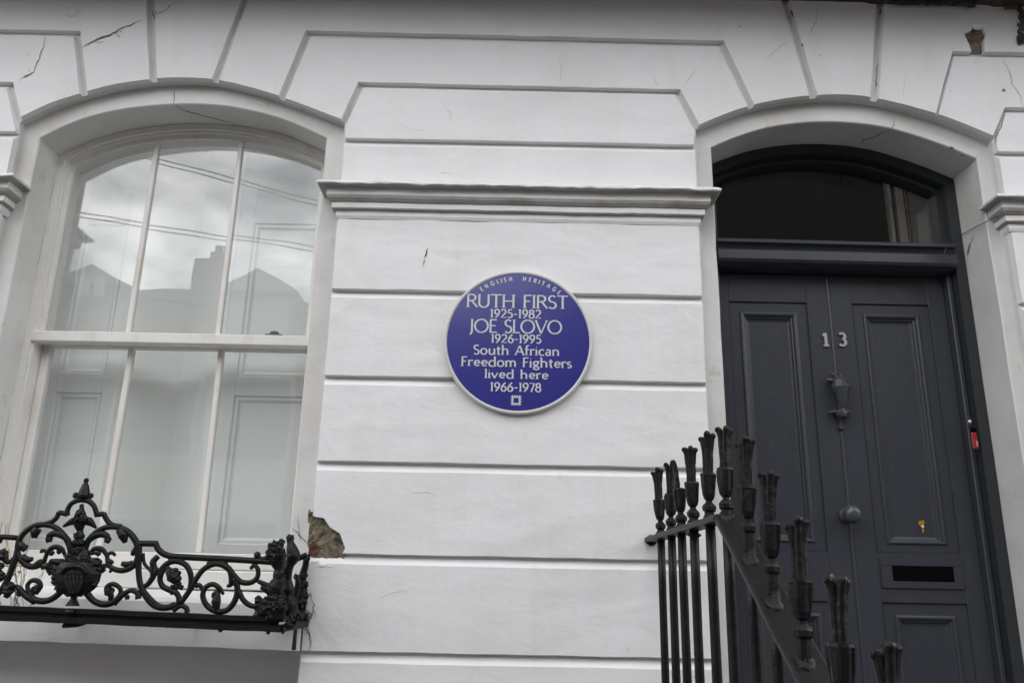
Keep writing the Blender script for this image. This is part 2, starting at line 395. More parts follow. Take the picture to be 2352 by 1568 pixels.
# inner order: the plain band that runs round each opening, with its deep reveal
aw = [(-1.838, 3.212), (-1.76, 3.262), (-1.685, 3.300), (-1.60, 3.330), (-1.498, 3.353), (-1.40, 3.367), (-1.292, 3.374), (-1.20, 3.373), (-1.108, 3.364), (-1.00, 3.342), (-.907, 3.315), (-.82, 3.279), (-.733, 3.237)]
ad = [(.755, 3.229), (.85, 3.275), (.959, 3.315), (1.09, 3.342), (1.222, 3.352), (1.34, 3.347), (1.447, 3.331), (1.56, 3.297), (1.666, 3.256), (1.778, 3.204)]
def order(name, inner, zbot, xo0, xo1, yb, ytop):
    bm = bmesh.new(); y0 = .053
    P = [(inner[0][0], zbot)]
    zs = inner[0][1]
    P += [(inner[0][0]+(-.0+jit(1, zbot+(zs-zbot)*k/24, 2, .003)[0]), zbot+(zs-zbot)*k/24) for k in range(1, 24)]
    P += arc(inner, inner[0][0], inner[-1][0], 40)
    ze = inner[-1][1]
    P += [(inner[-1][0]+jit(3, ze+(zbot-ze)*k/24, 5, .003)[0], ze+(zbot-ze)*k/24) for k in range(1, 24)] + [(inner[-1][0], zbot)]
    O = []
    for x_, z_ in P:      # matching outer vertex
        c = Vector(((xo0+xo1)/2, 2.95))
        if z_ < zs-.001 and x_ < 0.5*(xo0+xo1): O.append((xo0, z_))
        elif z_ < ze-.001 and x_ > 0.5*(xo0+xo1): O.append((xo1, z_))
        else:
            d = (Vector((x_, z_))-c).normalized(); q = Vector((x_, z_))+d*.13
            O.append((max(xo0, min(xo1, q.x)), q.y))
    r = .004
    A = [bm.verts.new((x_, y0, z_)) for x_, z_ in O]
    Bv = []; C = []; D = []
    n = len(P)
    for i, (x_, z_) in enumerate(P):
        o = Vector(O[i])-Vector((x_, z_)); o.normalize()
        Bv.append(bm.verts.new((x_+o.x*r, y0, z_+o.y*r))); C.append(bm.verts.new((x_, y0+r, z_))); D.append(bm.verts.new((x_, yb, z_)))
    for i in range(n-1):
        for a, b in ((A, Bv), (Bv, C), (C, D)): bm.faces.new((a[i], a[i+1], b[i+1], b[i]))
    return fin(name, bm, STUCCO_OLD, house, recalc=True)
order('window_reveal', aw, 1.40, -1.96, -.62, .26, 0)
order('door_reveal', ad, .70, .64, 1.90, .34, 0)

# impost mouldings, mitred round the corners of each pier
prof = [(.0, 3.020), (.030, 3.012), (.060, 3.003), (.069, 2.997), (.070, 2.989), (.066, 2.986), (.038, 2.984), (.037, 2.975), (.037, 2.957), (.034, 2.946), (.025, 2.936), (.019, 2.934), (.019, 2.913), (.017, 2.909), (.005, 2.906), (.005, 2.888), (.0, 2.876)]
def impost(x0, x1, s, returns=(True, True)):
    bm = bmesh.new(); n = 46; rings = []
    for p, z_ in prof:
        row = []
        if returns[0]: row += [(x0-p, .053), (x0-p, .024)]
        xa, xb = (x0-p if returns[0] else x0), (x1+p if returns[1] else x1)
        row += [(xa+(xb-xa)*k/n, -p) for k in range(n+1)]
        if returns[1]: row += [(x1+p, .024), (x1+p, .053)]
        vs = []
        for x_, y_ in row:
            j = noise.noise_vector(Vector((x_*6+s, z_*9, 1)))*.004*(1 if p > .04 else .5)+noise.noise_vector(Vector((x_*24+s, z_*30, 4)))*.0032*(1.4 if p > .055 else .4)+noise.noise_vector(Vector((x_*70+s, z_*50, 7)))*(.0012 if p > .055 else 0)
            vs.append(bm.verts.new((x_, y_+j.y if y_ < .02 else y_, z_+j.z)))
        rings.append(vs)
    for a, b in zip(rings, rings[1:]):
        k = rings.index(a)
        for i in range(len(a)-1): bm.faces.new((a[i], b[i], b[i+1], a[i+1])).material_index = 1 if k in (5, 8, 9, 10, 12, 13) else 0  # down-facing faces take the grime and painted shade
    o = fin('impost_moulding', bm, STUCCO, house); o.data.materials.append(GRIME_SHADE); return o
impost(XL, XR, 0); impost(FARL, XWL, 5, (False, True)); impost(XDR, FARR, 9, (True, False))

# decayed cornice above
bm = bmesh.new()
add_box(bm, FARL, FARR, -.40, .02, 3.935, 4.12)
fin('cornice', bm, CORN, house)
bm = bmesh.new()                              # bed moulding, broken at its right end
def lower(x_):
    if x_ < .1: return 3.868
    if x_ < 1.40: return 3.866-.002*noise.noise(Vector((x_*4, 0, 0)))
    return 3.858+.010*noise.noise(Vector((x_*10, 1, 0)))+.006*noise.noise(Vector((x_*40, 2, 0)))-(.035 if x_ > 2.05 else 0)
xs = [FARL+(FARR-FARL)*k/260 for k in range(261)]
A = [bm.verts.new((x_, .0, lower(x_))) for x_ in xs]; B = [bm.verts.new((x_, -.045-(0.02*noise.noise(Vector((x_*12, 3, 0))) if x_ > 1.2 else 0), lower(x_)+.012)) for x_ in xs]
C = [bm.verts.new((x_, -.05, 3.935)) for x_ in xs]
for i in range(260): bm.faces.new((A[i], A[i+1], B[i+1], B[i])); bm.faces.new((B[i], B[i+1], C[i+1], C[i]))
fin('bed_moulding', bm, CORN, house)
bm = bmesh.new()
for k in range(26):                           # spalled lumps and dead moss on the broken end
    a = random.random(); c = W(2060+300*a, 6+14*random.random()*a, -.02)
    add_blob(bm, c, .006+.008*random.random(), 1.8, .7, .7, seed=k, amp=.9)
for k in range(34):
    c = W(2338+22*random.random(), 20+85*random.random(), -.004); add_blob(bm, c, .004+.007*random.random(), .8, .5, 1.6, seed=k+50, amp=1.1)
tag(fin('broken_render', bm, CORN, house), kind='stuff')

# knocked-off corners showing the body of the wall
def rough_patch(name, pxs, mt, y=.016, amp=.016, cell=.006, seed=0):
    P = [W(u, v, y) for u, v in pxs]; V = [(p.x, p.z) for p in P]
    x0 = min(a for a, b in V); x1 = max(a for a, b in V); za = min(b for a, b in V); zb = max(b for a, b in V)
    bm = bmesh.new(); nx = max(3, int((x1-x0)/cell)); nz = max(3, int((zb-za)/cell)); G = {}
    for i in range(nx+1):
        for j in range(nz+1):
            x_ = x0+(x1-x0)*i/nx; z_ = za+(zb-za)*j/nz
            q = Vector((x_*30, z_*30, seed)); h = noise.noise(q)+.6*noise.noise(q*2.7)+.35*abs(noise.noise(q*6))
            G[i, j] = bm.verts.new((x_, min(y+h*amp*.5, .0205), z_))
    def inside(x_, z_):
        c = False; n = len(V)
        for a in range(n):
            (xa, z_a), (xb, z_b) = V[a], V[a-1]
            if (z_a > z_) != (z_b > z_) and x_ < (xb-xa)*(z_-z_a)/(z_b-z_a)+xa: c = not c
        return c
    for i in range(nx):
        for j in range(nz):
            if inside(x0+(x1-x0)*(i+.5)/nx, za+(zb-za)*(j+.5)/nz):
                bm.faces.new((G[i, j], G[i+1, j], G[i+1, j+1], G[i, j+1]))
    for v in [v for v in bm.verts if not v.link_faces]: bm.verts.remove(v)
    return fin(name, bm, mt, house)
o = rough_patch('bare_patch', [(709, 1170), (725, 1178), (745, 1184), (762, 1208), (784, 1222), (796, 1262), (788, 1292), (760, 1290), (730, 1278), (708, 1274)], STONE); tag(o, 'brown bare patch at the corner beside the window guard')
o = rough_patch('bare_patch', [(710, 1248), (722, 1243), (730, 1252), (733, 1264), (722, 1274), (710, 1272)], BRICKRED, y=.006, amp=.012, seed=4); tag(o, 'small spot of red brick in the bare patch')
o = rough_patch('bare_patch', [(2208, 70), (2232, 50), (2270, 64), (2270, 122), (2226, 122)], STONE, y=.013, seed=9); tag(o, 'bare chipped patch above the door arch')
# paint lip over the chip (rounded white edge)
bm = bmesh.new()
c0 = W(2242, 62); add_blob(bm, (c0.x+.006, .002, c0.z+.004), .024, 1, .45, .75, 3, .12, 3)
fin('paint_blister', bm, STUCCO, house, smooth=True)
bm = bmesh.new()
for u, v, r in ((740, 1298, .012), (722, 1290, .011), (758, 1300, .010), (775, 1298, .008)):
    c0 = W(u, v); add_blob(bm, (c0.x, .003, c0.z), r, 1.5, .35, .6, r*999, .2, 3)
fin('plaster_lump', bm, STUCCO, house, smooth=True)

# cracks, stains and small holes
def crack(pts, wpx=3, mt=CRACK, name='crack', Y=-.0012, normal=None, n=5, amp=2.0, soft=False, dense=True):
    """pts: photo pixels, or world vectors when soft"""
    bm = bmesh.new(); P = []
    for i in range(len(pts)-1):
        for k in range(n): 
            a, b = Vector(pts[i]), Vector(pts[i+1]); q = a.lerp(b, k/n)
            if not (i == 0 and k == 0):
                s = amp if len(q) == 2 else amp*.0014
                if len(q) == 2: q = q+Vector((random.uniform(-s, s), random.uniform(-s, s)))
                else: q = q+Vector((random.uniform(-s, s), 0, random.uniform(-s, s)*0))
            P.append(q)
    P.append(Vector(pts[-1]))
    Q = [W(p.x, p.y, Y) if len(p) == 2 else p for p in P]
    nn = normal or Vector((0, -1, 0)); L = len(Q); rows_ = []
    for i, q in enumerate(Q):
        t = (Q[min(i+1, L-1)]-Q[max(i-1, 0)]).normalized(); s = t.cross(nn).normalized()
        ww = wpx*.00060*(.45+.8*abs(noise.noise(q*40))+.35*random.random())*min(1, .25+3*min(i, L-1-i)/L)
        rows_.append((bm.verts.new(q-s*ww), bm.verts.new(q+s*ww)))
    for a, b in zip(rows_, rows_[1:]): bm.faces.new((a[0], a[1], b[1], b[0]))
    return fin(name, bm, mt, house)
crack([(188, 110), (215, 93), (245, 82), (280, 66), (325, 46)], 5)
crack([(352, 12), (360, 34), (385, 20), (410, 0)], 3)
crack([(350, 24), (356, 48)], 7, n=3)
crack([(44, 188), (50, 178), (78, 165), (88, 140), (98, 112), (106, 82)], 2.6)
crack([(52, 180), (76, 166)], 5, n=3, amp=1)
crack([(1815, 22), (1822, 40)], 9, n=3, amp=1); crack([(1842, 100), (1845, 108)], 6, n=2, amp=1)
crack([(1878, 12), (1874, 52), (1855, 92)], 2, mt=CRACK2)
crack([(1812, 96), (1780, 118), (1760, 136)], 1.6, mt=CRACK2)
crack([(1600, 160), (1575, 190)], 1.4, mt=CRACK2)
for st, wd in (([(262, 74), (272, 84), (276, 80)], 2.5), ([(1018, 240), (1035, 262), (1034, 285)], 1.0), ([(1285, 130), (1290, 165), (1288, 190)], 1.0), ([(1500, 175), (1512, 200)], 1.2), ([(60, 120), (70, 128)], 1.2),
               ([(910, 285), (960, 300), (985, 296)], .9), ([(1010, 395), (1040, 400)], 1.6), ([(930, 1135), (975, 1128), (1010, 1140)], .9), ([(860, 1375), (900, 1362), (950, 1352)], .9), ([(1440, 1480), (1446, 1500)], 1.4),
               ([(700, 262), (720, 274), (735, 270)], .9), ([(2075, 230), (2078, 170)], 1.0), ([(2145, 40), (2170, 46)], 1.0), ([(796, 235), (804, 262), (800, 270)], 1.6)):
    crack(st, wd, mt=CRACK2)
crack([(215, 93), (228, 98), (240, 94)], 2, n=3, amp=1); crack([(274, 70), (282, 76)], 2.2, n=3, amp=1); crack([(70, 168), (64, 160)], 1.4, n=3, amp=1)
crack([(2300, 132), (2318, 160), (2325, 192), (2345, 220), (2350, 250)], 2.4, mt=CRACK2)
crack([(2308, 262), (2300, 290), (2288, 315), (2284, 335)], 4)
crack([(2018, 130), (2012, 200)], 4, mt=CRACK2, Y=.018); crack([(2015, 180), (2013, 208)], 6, Y=.018, n=4)
crack([(2022, 20), (2020, 35)], 6, Y=.018, n=3)
crack([(983, 570), (979, 583), (976, 592)], 6, n=3, amp=1); crack([(975, 594), (971, 612)], 4, mt=CRACK2, n=3, amp=1)
crack([(700, 1398), (712, 1360), (716, 1372)], 3); crack([(712, 1360), (722, 1390), (712, 1420), (705, 1440), (712, 1462), (710, 1494)], 3.2, n=7, amp=2.6)
crack([(712, 1410), (722, 1400), (725, 1420)], 2.2); crack([(704, 1440), (715, 1470), (713, 1492)], 2.4)
crack([(705, 1400), (718, 1412), (708, 1428)], 6, mt=CRACK2)
crack([(671, 1210), (690, 1232), (709, 1250)], 3.4, Y=.051, n=5); crack([(684, 1182), (689, 1245)], 1.8, Y=.051, n=6)
crack([(2217, 588), (2222, 566), (2228, 552)], 0.1, Y=-.5) if False else None
for (u, v, r) in ((2305, 208, .006), (2241, 145, .002), (1884, 128, .0022), (1699, 62, .003), (2183, 210, .002), (438, 78, .0015), (2348, 58, .007)):
    bm = bmesh.new(); c0 = W(u, v); add_lathe(bm, c0+Vector((0, -.0018, 0)), [(r, 0), (r*.9, .001), (r*.3, .0016)], 9, 'Y'); fin('nail_hole', bm, CRACK, house)
bm = bmesh.new(); c0 = W(165, 27)                 # round patched hole, faint
add_lathe(bm, c0+Vector((0, .0005, 0)), [(.024, 0), (.023, -.0022), (.019, -.0026), (.017, -.0010)], 26, 'Y'); fin('filled_hole', bm, STUCCO, house)

# cracks crossing the first step and the soffit of each arch
def soffit_crack(face, sof, inner, wpx=3):
    """face: pixels on the band front (y=.053); sof: (x, depth) pairs running back under the arch"""
    crack(face, wpx, Y=.0518, n=4, amp=1.2)
    pts = [Vector((x_, y_, interp(inner, x_)-.0012)) for x_, y_ in sof]
    crack(pts, wpx*1.6, normal=Vector((0, 0, -1)), n=4, amp=1.5)
soffit_crack([(399, 207), (401, 222), (398, 240)], [(-1.338, .058), (-1.325, .09), (-1.275, .125), (-1.20, .16), (-1.12, .19)], aw)
soffit_crack([(2054, 276), (2050, 298)], [(1.462, .058), (1.44, .10), (1.43, .13), (1.40, .16), (1.405, .20)], ad)
crack([Vector((-1.02+.08*k, .178+.004*(k % 2), interp(aw, -1.02+.08*k)-.0012)) for k in range(3)], 3, normal=Vector((0, 0, -1)))
crack([(350, 186), (357, 198)], 5, Y=-.0, n=2) if False else None
bm = bmesh.new(); c0 = W(2186, 340, .05); add_blob(bm, c0, .007, 1.2, .5, .8, 5, .5, 2); c0 = W(2210, 356, .05); add_blob(bm, c0, .006, 1.6, .5, .6, 6, .5, 2); fin('dirt_spot', bm, CRACK, house)
# scars on the door reveal at the right
def xr(px, py, X): return WX(px, py, X)
for a, b, wd in (((2228, 555), (2220, 588), 7), ((2212, 572), (2210, 590), 4), ((2234, 540), (2230, 556), 2)):
    crack([xr(*a, 1.773), xr(*b, 1.773)], wd*1.4, normal=Vector((-1, 0, 0)), n=4, amp=.5)

# ------------------------------------------------------------ sill and apron
bm = bmesh.new()
pr = [(-.018, 1.402), (-.020, 1.535), (-.012, 1.548), (.10, 1.572), (.24, 1.580), (.24, 1.402)]
n = 30; rings = []
for y_, z_ in pr:
    rings.append([bm.verts.new((-1.91+1.254*k/n, y_ + (.0025*noise.noise(Vector((k*.4, z_*20, 1))) if y_ < .2 else 0), z_-.018*k/n + (.003*noise.noise(Vector((k*.5, y_*20, 2)))))) for k in range(n+1)])
for i in range(len(rings)):
    a, b = rings[i], rings[(i+1) % len(rings)]
    for k in range(n): bm.faces.new((a[k], a[k+1], b[k+1], b[k]))
bm.faces.new([r[0] for r in rings]); bm.faces.new([r[-1] for r in rings][::-1])
fin('window_sill', bm, STUCCO, house)
box('apron_wall', -1.90, -.652, .200, .24, 0, 1.415, STUCCO, house)
o = box('wall', -1.90, -.652, .241, .28, 0, 1.58, STUCCO, house)
bm = bmesh.new(); add_box(bm, -1.838, -.733, .085, .24, 1.562, 1.622, .004); fin('wooden_sill', bm, CREAM, house)

# ------------------------------------------------------------ sash window
win = link('sash_window', bpy.data.meshes.new('sash_window'), None, house)
def ring_frame(bm, inner_o, inner_i, zb, ya, yb):
    """inverted U between two curves (same number of samples)"""
    Po = [(inner_o[0][0], zb)]+inner_o+[(inner_o[-1][0], zb)]; Pi = [(inner_i[0][0], zb)]+inner_i+[(inner_i[-1][0], zb)]
    V = [[bm.verts.new((x_, y_, z_)) for x_, z_ in L] for L in (Po, Pi) for y_ in (ya, yb)]
    of, ob, if_, ib = V
    for i in range(len(Po)-1):
        bm.faces.new((of[i], of[i+1], if_[i+1], if_[i])); bm.faces.new((if_[i], if_[i+1], ib[i+1], ib[i]))
        bm.faces.new((ob[i], ob[i+1], ib[i+1], ib[i])); bm.faces.new((of[i], of[i+1], ob[i+1], ob[i]))
    bm.faces.new((of[0], if_[0], ib[0], ob[0])); bm.faces.new((of[-1], if_[-1], ib[-1], ob[-1]))
def inset_curve(pts, d, n=32):
    c = [Vector(p) for p in arc(pts, pts[0][0], pts[-1][0], n)]
    o = []
    for i, p in enumerate(c):
        t = (c[min(i+1, n)]-c[max(i-1, 0)]).normalized(); nn = Vector((t.y, -t.x))
        o.append(p+nn*d)
    # clip to the vertical jamb lines
    xa, xb = pts[0][0]+d, pts[-1][0]-d
    q = [p for p in o if xa < p.x < xb]
    def zat(x_):
        for a, b in zip(o, o[1:]):
            if a.x <= x_ <= b.x: return a.y+(b.y-a.y)*(x_-a.x)/(b.x-a.x)
        return (o[0].y if x_ < o[0].x else o[-1].y)
    return [(xa+(xb-xa)*k/n, zat(xa+(xb-xa)*k/n)) for k in range(n+1)]
awx = [(x_, z_) for x_, z_ in aw]
aw_out = inset_curve(awx, .001); aw_1 = inset_curve(awx, .026); aw_2 = inset_curve(awx, .034); aw_3 = inset_curve(awx, .053)
bm = bmesh.new(); ring_frame(bm, aw_out, aw_1, 1.60, .195, .262); fin('window_frame', bm, CREAM, win)
bm = bmesh.new(); ring_frame(bm, aw_1, aw_2, 1.622, .208, .32); fin('parting_bead', bm, CREAM, win)
bm = bmesh.new(); ring_frame(bm, aw_2, aw_3, 2.484, .222, .258); fin('upper_sash', bm, CREAM, win)
x0s, x1s = aw_2[0][0], aw_2[-1][0]
def zg(x_): return interp([(a, b) for a, b in aw_3], x_)
bars_u = (-1.468, -1.1255); bars_l = ((-1.466, -1.474), (-1.121, -1.113))
for xb in bars_u:
    bm = bmesh.new(); add_box(bm, xb-.0095, xb+.0095, .226, .252, 2.484, zg(xb)+.004, .003); fin('glazing_bar', bm, CREAM, win)
bm = bmesh.new(); add_box(bm, x0s-.03, x1s+.03, .196, .250, 2.441, 2.483, .004)
for v in bm.verts: v.co.z += .0016*noise.noise(Vector((v.co.x*3, 0, 0)))
mr = fin('meeting_rail', bm, CREAM, win)
bm = bmesh.new()
add_box(bm, -.935, -.872, .200, .236, 2.4832, 2.4885, .001); add_lathe(bm, (-.905, .218, 2.4885), [(.018, 0), (.019, .006), (.015, .012), (.004, .013)], 12)
fin('sash_lock', bm, mat('tarnished_brass', (.16, .16, .15), .4, metal=.7), win)
# lower sash
bm = bmesh.new()
add_box(bm, x0s, x0s+.030, .266, .302, 1.625, 2.470, .003); add_box(bm, x1s-.022, x1s, .266, .302, 1.625, 2.470, .003)
add_box(bm, x0s+.030, x1s-.022, .266, .302, 1.625, 1.683, .003); add_box(bm, x0s+.030, x1s-.022, .266, .302, 2.440, 2.470, .003)
fin('lower_sash', bm, CREAM, win)
for xa, xb in bars_l:
    bm = bmesh.new(); add_box(bm, -.0105, .0105, .270, .296, 1.683, 2.440, .003)
    for v in bm.verts: v.co.x += xb+(xa-xb)*(v.co.z-1.683)/.757
    fin('glazing_bar', bm, CREAM, win)
def pane(x0, x1, zb, ztops, y, tilt):
    bm = bmesh.new(); n = len(ztops)-1; t = .004
    xs = [x0+(x1-x0)*k/n for k in range(n+1)]
    pts = [(x0, zb)] + [(x_, z_) for x_, z_ in zip(xs, ztops)] + [(x1, zb)]
    fa = [bm.verts.new((x_, y+tilt[0]*(x_-x0)+tilt[1]*(z_-zb), z_)) for x_, z_ in pts]
    fb = [bm.verts.new(v.co+Vector((0, t, 0))) for v in fa]
    bm.faces.new(fa); bm.faces.new(fb[::-1]); L = len(pts)
    for i in range(L): bm.faces.new((fa[i], fb[i], fb[(i+1) % L], fa[(i+1) % L]))
    fin('glass_pane', bm, GLASS, win)
ex = [aw_3[0][0], bars_u[0]-.0095, bars_u[0]+.0095, bars_u[1]-.0095, bars_u[1]+.0095, aw_3[-1][0]]
for k, tl in ((0, (.001, .0)), (2, (-.003, .001)), (4, (.004, -.001))):
    xa, xb = ex[k], ex[k+1]; pane(xa, xb, 2.483, [zg(xa+(xb-xa)*j/10) for j in range(11)], .236, tl)
ex = [x0s+.03, -1.480, -1.459, -1.127, -1.106, x1s-.022]
for k, tl in ((0, (.0, .001)), (2, (.002, 0)), (4, (-.002, .001))):
    pane(ex[k], ex[k+1], 1.683, [2.440, 2.440], .280, tl)
# folding shutters inside
def leaf(p0, p1, panel=True):
    a = Vector((p0[0], p0[1], 0)); b = Vector((p1[0], p1[1], 0)); L = (b-a).length
    bm = bmesh.new(); th = .028; pf = .062; z0, z3 = 1.60, 3.80
    segs = [(1.72, 2.290), (2.365, 3.03)]
    def bx(x0, x1, za, zb, ya=0, yb=th): add_box(bm, x0, x1, ya, yb, za, zb, .0015)
    def pf_rect(x0, x1, za, zb):
        cur = None
        for ins, yy in ((0, 0), (.004, .006), (.016, .006), (.020, .012), (.026, .015)):
            q = [bm.verts.new(p) for p in ((x0+ins, yy, za+ins), (x1-ins, yy, za+ins), (x1-ins, yy, zb-ins), (x0+ins, yy, zb-ins))]
            if cur:
                for i in range(4): bm.faces.new((cur[i], cur[(i+1) % 4], q[(i+1) % 4], q[i]))
            cur = q
        bm.faces.new(cur)
    if panel and L > .2:
        bx(0, pf, z0, z3); bx(L-pf, L, z0, z3)
        zs = [z0] + [z for s in segs for z in s] + [z3]
        for k in range(0, len(zs), 2): bx(pf, L-pf, zs[k], zs[k+1])
        for za, zb in segs: pf_rect(pf, L-pf, za, zb)
    else: bx(0, L, z0, z3)
    d = (b-a).normalized(); nrm = Vector((-d.y, d.x, 0))
    for v in bm.verts: v.co = a+d*v.co.x+nrm*v.co.y+Vector((0, 0, v.co.z))
    return fin('shutter', bm, SHUT, house)
def sx(px, py, y): return W(px, py, y).x
leaf((-1.86, .40), (-1.555, .40))
leaf((-1.556, .402), (sx(415, 860, .50)+.016, .506), False)
leaf((sx(415, 860, .50), .50), (sx(505, 860, .41)+.006, .405), False)
leaf((sx(505, 860, .40)+.006, .40), (-.70, .40))
bm = bmesh.new(); add_box(bm, -2.3, -.3, 1.6, 1.65, 1.2, 3.9); add_box(bm, -2.35, -2.3, .36, 1.65, 1.2, 3.9); add_box(bm, -.3, -.25, .36, 1.65, 1.2, 3.9); add_box(bm, -2.35, -.25, .36, 1.65, 3.9, 3.95)
fin('room', bm, HALLW, house)

# ------------------------------------------------------------ door
DY = .30
ad_o = inset_curve(ad, .001); ad_1 = inset_curve(ad, .042); ad_2 = inset_curve(ad, .062)
frame = link('door_frame', bpy.data.meshes.new('door_frame'), None, house)
bm = bmesh.new(); ring_frame(bm, ad_o, ad_1, .70, .222, .34); fin('architrave', bm, GREYDK, frame)
bm = bmesh.new(); ring_frame(bm, ad_1, ad_2, 2.92, .262, .33); fin('fanlight_frame', bm, GREYDK, frame)
bm = bmesh.new(); xa, xb = ad_1[0][0]+.001, ad_1[-1][0]-.001
add_box(bm, xa, xb-.0, .262, .33, .70, 2.79) if False else None
add_box(bm, xa, xa+.018, .262, .33, .70, 2.808, .003); add_box(bm, xb-.018, xb, .262, .33, .70, 2.808, .003)
fin('door_stop', bm, GREY, frame)
bm = bmesh.new()
tp = [(.245, 2.922), (.205, 2.918), (.200, 2.912), (.200, 2.902), (.218, 2.896), (.224, 2.884), (.214, 2.872), (.200, 2.868), (.198, 2.832), (.206, 2.822), (.240, 2.812), (.335, 2.812), (.335, 2.922)]
ra = [bm.verts.new((xa+.0012, y_, z_+.002)) for y_, z_ in tp]; rb = [bm.verts.new((xb-.0012, y_, z_-.004)) for y_, z_ in tp]
for i in range(len(tp)): bm.faces.new((ra[i], rb[i], rb[(i+1) % len(tp)], ra[(i+1) % len(tp)]))
bm.faces.new(ra[::-1]); bm.faces.new(rb); fin('transom', bm, GREY, frame)
bm = bmesh.new(); zf = inset_curve(ad, .060); fx0, fx1 = zf[0][0], zf[-1][0]
pts = [(fx0, 2.915)]+zf+[(fx1, 2.915)]
extrude_poly(bm, pts, .300, .304); fin('fanlight_pane', bm, GLASS, frame)
bm = bmesh.new(); add_tube(bm, [Vector((x_, .262, z_)) for x_, z_ in inset_curve(ad, .056)], .0042, 6); fin('fanlight_bead', bm, GREY, frame)

door = link('front_door', bpy.data.meshes.new('front_door'), None, house)
xc = 1.258; dx0, dx1 = xa+.019, xb-.019; zt = 2.806
pan = [(.858, 1.166), (1.345, 1.650)]
zp = [(1.735, 2.690), (.90, 1.560)]
bm = bmesh.new(); T = .345
xsx = [dx0, pan[0][0], pan[0][1], pan[1][0], pan[1][1], dx1]
for a, b in ((xsx[0], xsx[1]), (xsx[2], xc-.003), (xc+.003, xsx[3]), (xsx[4], xsx[5])): add_box(bm, a, b, DY, T, .72, zt, .0015)
for a, b in pan:
    for za, zb in ((.72, .90), (1.56, 1.735), (2.69, zt)): add_box(bm, a, b, DY+.0006, T, za, zb, .0012)
add_box(bm, xc-.003, xc+.003, DY+.006, T, .72, zt)
fin('door_leaf', bm, GREY, door)
bm = bmesh.new(); add_tube(bm, [Vector((xc, DY-.001, .72)), Vector((xc-.004, DY+.001, zt-.01))], .0068, 8, .8); fin('centre_bead', bm, GREY, door)
for a, b in pan:
    for za, zb in zp:
        bm = bmesh.new(); cur = None
        for ins, yy in ((0, .0), (.001, .007), (.040, .007), (.043, .002), (.049, .0), (.056, .003), (.060, .010), (.066, .012), (.070, .018), (.078, .020)):
            zi = ins*.72
            q = [bm.verts.new(p) for p in ((a+ins, DY+yy, za+zi), (b-ins, DY+yy, za+zi), (b-ins, DY+yy, zb-ins), (a+ins, DY+yy, zb-ins))]
            if cur:
                for i in range(4): bm.faces.new((cur[i], cur[(i+1) % 4], q[(i+1) % 4], q[i]))
            cur = q
        bm.faces.new(cur); fin('door_panel', bm, GREY, door)
# letter plate
bm = bmesh.new(); x0, x1, za, zb = 1.352, 1.648, 1.610, 1.712; sx0, sx1, sa, sb = 1.391, 1.614, 1.634, 1.688
add_box(bm, x0, x1, DY-.006, DY-.0005, za, sa, .001); add_box(bm, x0, x1, DY-.006, DY-.0005, sb, zb, .001)
add_box(bm, x0, sx0, DY-.006, DY-.0005, sa, sb); add_box(bm, sx1, x1, DY-.006, DY-.0005, sa, sb)
fin('letter_plate', bm, GREY, door)
box('letter_slot', sx0+.0005, sx1-.0005, DY-.0035, DY-.0008, sa+.0005, sb-.0005, SLOT, door, 0)
# knob
bm = bmesh.new(); kp = W(1957, 1180, DY-.06)
add_lathe(bm, (kp.x, 0, kp.z), [(.026, DY-.0005), (.028, DY-.006), (.024, DY-.012), (.013, DY-.018), (.012, DY-.034), (.020, DY-.040), (.030, DY-.050), (.034, DY-.062), (.031, DY-.076), (.020, DY-.086), (.008, DY-.089)], 24, 'Y')
fin('door_knob', bm, mat('worn_grey_knob', (.055, .06, .07), .22, bump=[(60, .0008, 3, U1)]), door, smooth=True)
# knocker
KN = mat('painted_iron_knocker', (.040, .043, .048), .42, bump=[(90, .001, 3, U1)])
kx = 1.253; bm = bmesh.new(); kt = 2.398; kb = 2.232
add_lathe(bm, (kx, 0, kt-.030), [(.026, DY-.0005), (.024, DY-.008), (.014, DY-.014), (.006, DY-.018)], 10, 'Y')
for s, dz, ln in ((-1, .002, .044), (1, .002, .044), (-1, .018, .026), (1, .018, .026)):
    add_tube(bm, [Vector((kx, DY-.02, kt-.030)), Vector((kx+s*ln*.6, DY-.022, kt-.030+dz*1.4)), Vector((kx+s*ln, DY-.018, kt-.026+dz*1.6))], [.012, .009, .003], 6)
add_tube(bm, [Vector((kx, DY-.02, kt-.012)), Vector((kx, DY-.035, kt-.03)), Vector((kx, DY-.044, kt-.06)), Vector((kx+.002, DY-.044, kt-.085)), Vector((kx+.003, DY-.040, kt-.12)), Vector((kx+.003, DY-.028, kt-.150))], [.014, .022, .038, .024, .016, .018], 8, .5)
add_blob(bm, (kx+.002, DY-.024, kt-.158), .024, 1, .9, 1, 2, .25, 2)
for s in (-1, 1): add_tube(bm, [Vector((kx, DY-.02, kt-.155)), Vector((kx+s*.022, DY-.018, kt-.148)), Vector((kx+s*.043, DY-.014, kt-.151))], [.010, .009, .004], 6)
fin('door_knocker', bm, KN, door)
bm = bmesh.new(); add_lathe(bm, (kx+.001, 0, 2.190), [(.013, DY-.0005), (.012, DY-.010), (.007, DY-.016)], 10, 'Y'); fin('knocker_stud', bm, KN, door)
